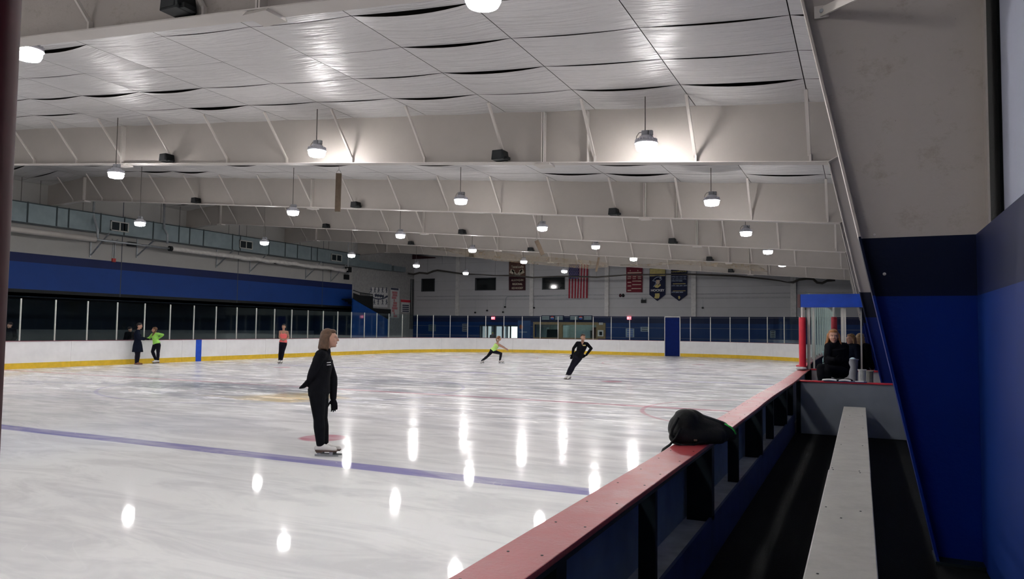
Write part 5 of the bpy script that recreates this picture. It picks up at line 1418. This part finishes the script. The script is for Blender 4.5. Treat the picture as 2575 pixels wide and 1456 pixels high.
mb = MB(); a_ = onP(790, 950, B0, .05); mb.loft([(onP(792, 935, B0, 0), VF, UP, .13, .05), (onP(778, 958, B0, -.02), VF, UP, .14, .05), (onP(766, 969, B0, -.03), VF, UP, .12, .035), (onP(756, 975, B0, -.03), VF, UP, .09, .014)], 14)
remesh('jacket_tail', mb, .008, m_blk, r, 3)

# the skater in black leaning through a turn
B1 = onZ(1437, 954, 0)
J = joints(B1, dict(head=(1466, 849, -.02), neck=(1465, 862, 0), chest=(1464, 870, 0), waist=(1459, 885, 0), pelvis=(1452, 897, 0), shL=(1476, 865, 0), shR=(1452, 863, 0), elL=(1487, 876, .10), wrL=(1474, 893, .06),
     elR=(1442, 876, .12), wrR=(1440, 890, .10), hipL=(1457, 900, 0), hipR=(1449, 899, 0), knL=(1442, 922, -.04), knR=(1436, 922, .02), anL=(1432, 943, 0), anR=(1426, 942, 0), toL=(1427, 946.5, -.14), toR=(1421, 945.5, -.14)))
lean = nrm(J['neck'] - (J['anL'] + J['anR']) / 2)
r, P, x, f, u = person('person', 'skater in black with a gold chest mark, leaning into a turn', J, VF * -1 + VR * .25, up=lean + UP * 1.6, s=1.0, skin=m_skin2, hair=hairm('dark_hair', (.03, .016, .012)),
     hairstyle='bun', top=m_blk, pants=m_lgn, infl=.012, voxel=.009, gloves='LR', hands=dict(L=(VR * -1 - UP * .5, VF * -1, .4, 1), R=(VR * -.3 - UP, VF * -1, .3, 1)))
n_ = onP(1469, 868.5, B1, -.13); MB().obox(n_, .045, .006, .018, VR, VF, UP).build('gold_mark', m_gold, r)
v = MB(); q = [onP(1461, 859, B1, -.10), onP(1469, 859, B1, -.10), onP(1464, 868, B1, -.135)]; v.add([p for p in q] + [p + VF * .02 for p in q], [(0, 1, 2), (3, 5, 4), (0, 3, 4, 1), (1, 4, 5, 2), (2, 5, 3, 0)]); v.build('open_neckline', m_skin2, r)

# the skater in a lime top lunging, back to the camera
B2 = onZ(1240, 914, 0)
J = joints(B2, dict(head=(1255, 851, 0), neck=(1251.5, 861, 0), chest=(1249, 868, 0), waist=(1244, 876, 0), pelvis=(1239, 882, 0), shL=(1246, 865, .14), shR=(1256, 867, -.12), elL=(1262, 872, .20), wrL=(1271, 877, .25), elR=(1264, 871, -.2), wrR=(1272, 876, -.22),
     hipL=(1236, 884, .03), hipR=(1242, 884, -.05), knL=(1226, 896, .08), anL=(1212, 907, .1), toL=(1204, 912, .1), knR=(1260, 889, -.05), anR=(1257, 905.5, -.05), toR=(1264, 907.5, -.05)))
J['anR'].z = .15; J['toR'].z = .148
r, P, x, f, u = person('person', 'skater in a bright lime sleeveless top and black leggings lunging right on the far ice', J, VR * 1 + VF * .4, up=UP + VR * .2, s=.95, skin=m_skin, hair=hairm('auburn_hair', (.20, .09, .045)),
     hairstyle='ponytail', top=mat('lime_fabric', (.52, .80, .22), .6, var=.06), pants=m_lgn, infl=.012, voxel=.009, tank=True)

# the skater in the coral vest, facing the camera
B3 = onZ(705, 915.5, 0)
J = joints(B3, dict(head=(713.5, 822, 0), neck=(713, 832, .0), chest=(713, 842, 0), waist=(713, 852, 0), pelvis=(712, 861, 0), shL=(722.5, 835, 0), shR=(704.5, 834, 0), elL=(725.5, 849, .04), wrL=(718, 853.5, -.20), elR=(702.5, 848, .04), wrR=(708, 854, -.20),
     hipL=(716, 865, 0), hipR=(707.5, 865, 0), knL=(712, 884, -.03), knR=(704.5, 884, 0), anL=(708, 904.5, 0), anR=(702.5, 904, .05), toL=(706, 911, -.2), toR=(700, 910, -.15)))
for k in ('anL', 'anR'): J[k].z = .155
for k in ('toL', 'toR'): J[k].z = .150
r, P, x, f, u = person('person', 'skater in a coral sleeveless top and black leggings facing the camera by the left boards', J, VF * -1, up=UP, s=1.0, skin=m_skin2, hair=hairm('black_hair', (.015, .010, .010)),
     hairstyle='bun', top=mat('coral_fabric', (.85, .16, .16), .6, var=.05), pants=m_lgn, infl=.012, voxel=.009, tank=True, hands=dict(L=(VR * -1 - VF * .4, VF * 1, .5, 1), R=(VR * 1 - VF * .4, VF * 1, .5, -1)))

# the skater in the lime jacket leaning on the boards, looking left
B4 = onX(391, 912, XL + .42); B4.z = 0; s4 = .98
J = joints(B4, dict(head=(388.5, 829.5, -.03), neck=(391, 838, 0), chest=(390, 845, .0), waist=(391, 855, .0), pelvis=(394, 864, 0), shL=(383, 842, .10), shR=(397.5, 840, -.10), elL=(376, 849.5, .12), wrL=(368.5, 852.5, .16), elR=(409.5, 842, -.08), wrR=(399, 850.5, .0),
     hipL=(390, 868, .04), hipR=(398, 868, -.04), knL=(383.5, 884, .0), knR=(397.5, 888, -.04), anL=(392, 902, .03), anR=(397, 903, -.03), toL=(387, 907, -.08), toR=(390, 908, -.12)))
for k in ('anL', 'anR'): J[k].z = .155
for k in ('toL', 'toR'): J[k].z = .150
r, P, x, f, u = person('person', 'skater in a lime green jacket, hand on hip, leaning on the left boards', J, VR * -1 - VF * .25, up=UP, s=s4, skin=m_skin, hair=hairm('chestnut_hair', (.14, .07, .035)),
     hairstyle='frontbraid', top=mat('lime_jacket', (.33, .70, .12), .6, var=.08), pants=m_lgn, infl=.016, voxel=.009, gloves='LR', hands=dict(L=(VR * -1, UP * -1, .3, 1), R=(VR * -.7 - UP * .5, VF * 1, .3, 1)))

# the person in the long dark coat next to her, looking right
B5 = onX(347, 914, XL + .38); B5.z = 0
J = joints(B5, dict(head=(351, 819.5, 0), neck=(347, 831, 0), chest=(346, 841, 0), waist=(346, 856, 0), pelvis=(346, 868, 0), shL=(345, 836, .17), shR=(345, 836, -.17), elL=(352, 850, .20), wrL=(363, 851, .16), elR=(350, 850, -.20), wrR=(362, 853, -.14),
     hipL=(348, 872, .09), hipR=(344, 872, -.09), knL=(347, 891, .08), knR=(345, 891, -.06), anL=(345, 908, .07), anR=(343, 908.5, -.07), toL=(352, 910, .07), toR=(351, 911, -.07)))
for k in ('anL', 'anR'): J[k].z = .092
for k in ('toL', 'toR'): J[k].z = .090
r, P, x, f, u = person('person', 'standing person in a long dark navy coat and brown shoes beside the left boards', J, VR * 1 - VF * .1, up=UP, s=1.06, skin=m_skin, hair=hairm('dark_hair2', (.012, .010, .012)),
     hairstyle='cap', top=m_nvy, pants=m_lgn, infl=.030, voxel=.009, coat=.75, collar=True, feet='shoes', shoem=mat('brown_shoe', (.22, .10, .06), .5), gloves='LR', hands=dict(L=(VR * 1, UP * -1, .3, 1), R=(VR * 1, UP * -1, .3, 1)))

# dark figures behind the left glass
def standing(label, base, s, fwd, topm, pantm, hair, style='cap', z0=0.0, sk=None, voxel=.011):
    b = Vector(base); fwd = nrm(fwd); x_ = fwd.cross(UP)
    def Q(a, bb, z): return b + x_ * (a * s) + fwd * (bb * s) + UP * (z * s)
    J = dict(head=Q(0, .02, 1.57), neck=Q(0, 0, 1.44), chest=Q(0, 0, 1.28), waist=Q(0, 0, 1.08), pelvis=Q(0, 0, .93), shL=Q(-.18, 0, 1.39), shR=Q(.18, 0, 1.39), elL=Q(-.24, -.02, 1.12), elR=Q(.24, -.02, 1.12),
             wrL=Q(-.20, .14, .93), wrR=Q(.20, .14, .93), hipL=Q(-.09, 0, .88), hipR=Q(.09, 0, .88), knL=Q(-.10, .02, .49), knR=Q(.10, .02, .49), anL=Q(-.10, 0, .088), anR=Q(.10, 0, .088), toL=Q(-.11, .14, .088), toR=Q(.11, .14, .088))
    return person('person', label, J, fwd, s=s, skin=sk or m_skin, hair=hair, hairstyle=style, top=topm, pants=pantm, infl=.03, voxel=voxel, feet='shoes', shoem=m_blk, collar=True)
g1 = onX(325, 850, XL - .9)
standing('dim dark clothed onlooker behind the rink glass left of the coat wearer', (g1.x, g1.y, -.055), .92, (1, .2, 0), m_blk, m_blk, hairm('black_hair', (.015, .010, .010)))
g2 = onX(24, 850, XL - 2.2)
standing('dim dark clothed onlooker behind the glass at the far left, next to the red pole', (g2.x, g2.y, -.055), 1.0, (.3, -1, 0), m_blk, m_blk, hairm('black_hair', (.015, .010, .010)))
# someone in a lime cap beyond the entrance glass
g3 = onY(1239, 848, YF_ + 2.2)
standing('onlooker in a lime cap behind the far end glass before the entrance', (g3.x, YF_ + 2.2, -.055), .83, (.2, -1, 0), mat('dim_jacket', (.05, .06, .08), .7), m_blk, mat('lime_cap', (.45, .75, .20), .6))

# the woman seated behind the partition
B6 = Vector((onY(2100, 900, -2.0).x, -2.0, 0))
J = joints(B6, dict(head=(2096, 846, -.02), neck=(2101, 861, 0), chest=(2104, 876, 0), waist=(2105, 905, .03), pelvis=(2110, 928, .06), shL=(2124, 872, .05), shR=(2084, 872, -.03), elL=(2127, 905, .02), wrL=(2098, 910, -.16), elR=(2079, 903, -.06), wrR=(2096, 905, -.20),
     hipL=(2118, 936, .0), hipR=(2104, 936, .0), knL=(2080, 930, -.34), knR=(2064, 925, -.30), anL=(2078, 975, -.30), anR=(2070, 980, -.34), toL=(2070, 985, -.40), toR=(2060, 988, -.45)))
r, P, x, f, u = person('person', 'seated woman in a black coat with wavy auburn hair, arms folded, behind the grey partition', J, VF * -1 - VR * .35, up=UP, s=1.0, skin=m_skin, hair=hairm('auburn_wavy_hair', (.34, .15, .055)),
     hairstyle='wavy', top=m_blk, pants=m_blk, infl=.022, voxel=.007, collar=True, feet='shoes', shoem=m_blk, gloves='LR', hands=dict(L=(VR * -1, VF * 1, .5, 1), R=(VR * 1, VF * 1, .5, 1)))
zs = min(J['hipL'].z, J['hipR'].z) - .11; 
st = thing('stool', 'black padded stool under the seated woman', 'stool', (J['pelvis'].x, J['pelvis'].y, ZFL))
pc_ = J['pelvis']
MB().lathe((pc_.x + .02, pc_.y, 0), [(.17, zs - .07), (.19, zs - .05), (.19, zs - .015), (.16, zs)], 20).build('seat', m_blk, st, smooth=True)
for k in range(4):
    a = PI / 4 + PI / 2 * k; MB().tube([(pc_.x + .12 * math.cos(a), pc_.y + .12 * math.sin(a), zs - .06), (pc_.x + .17 * math.cos(a), pc_.y + .17 * math.sin(a), ZFL)], .014, 8).build('leg', m_galv, st)
# two figures beyond the score box glass
g4 = onY(2141, 852, .6); g5 = onY(2156, 852, .95)
ss = (g4.z + .09 - ZFL) / 1.68
standing('fair haired onlooker in dark clothes beyond the score box, left of the pair', (g4.x, .62, ZFL), ss, (-.8, -.6, 0), m_nvy, m_blk, hairm('light_brown_hair', (.24, .13, .06)), 'wavy', voxel=.009)
ss = (g5.z + .10 - ZFL) / 1.68
standing('long haired onlooker in dark clothes beyond the score box, right of the pair', (g5.x + .05, 1.05, ZFL), ss, (.6, .8, 0), m_blk, m_blk, hairm('fair_hair', (.30, .19, .10)), 'wavy', voxel=.009)
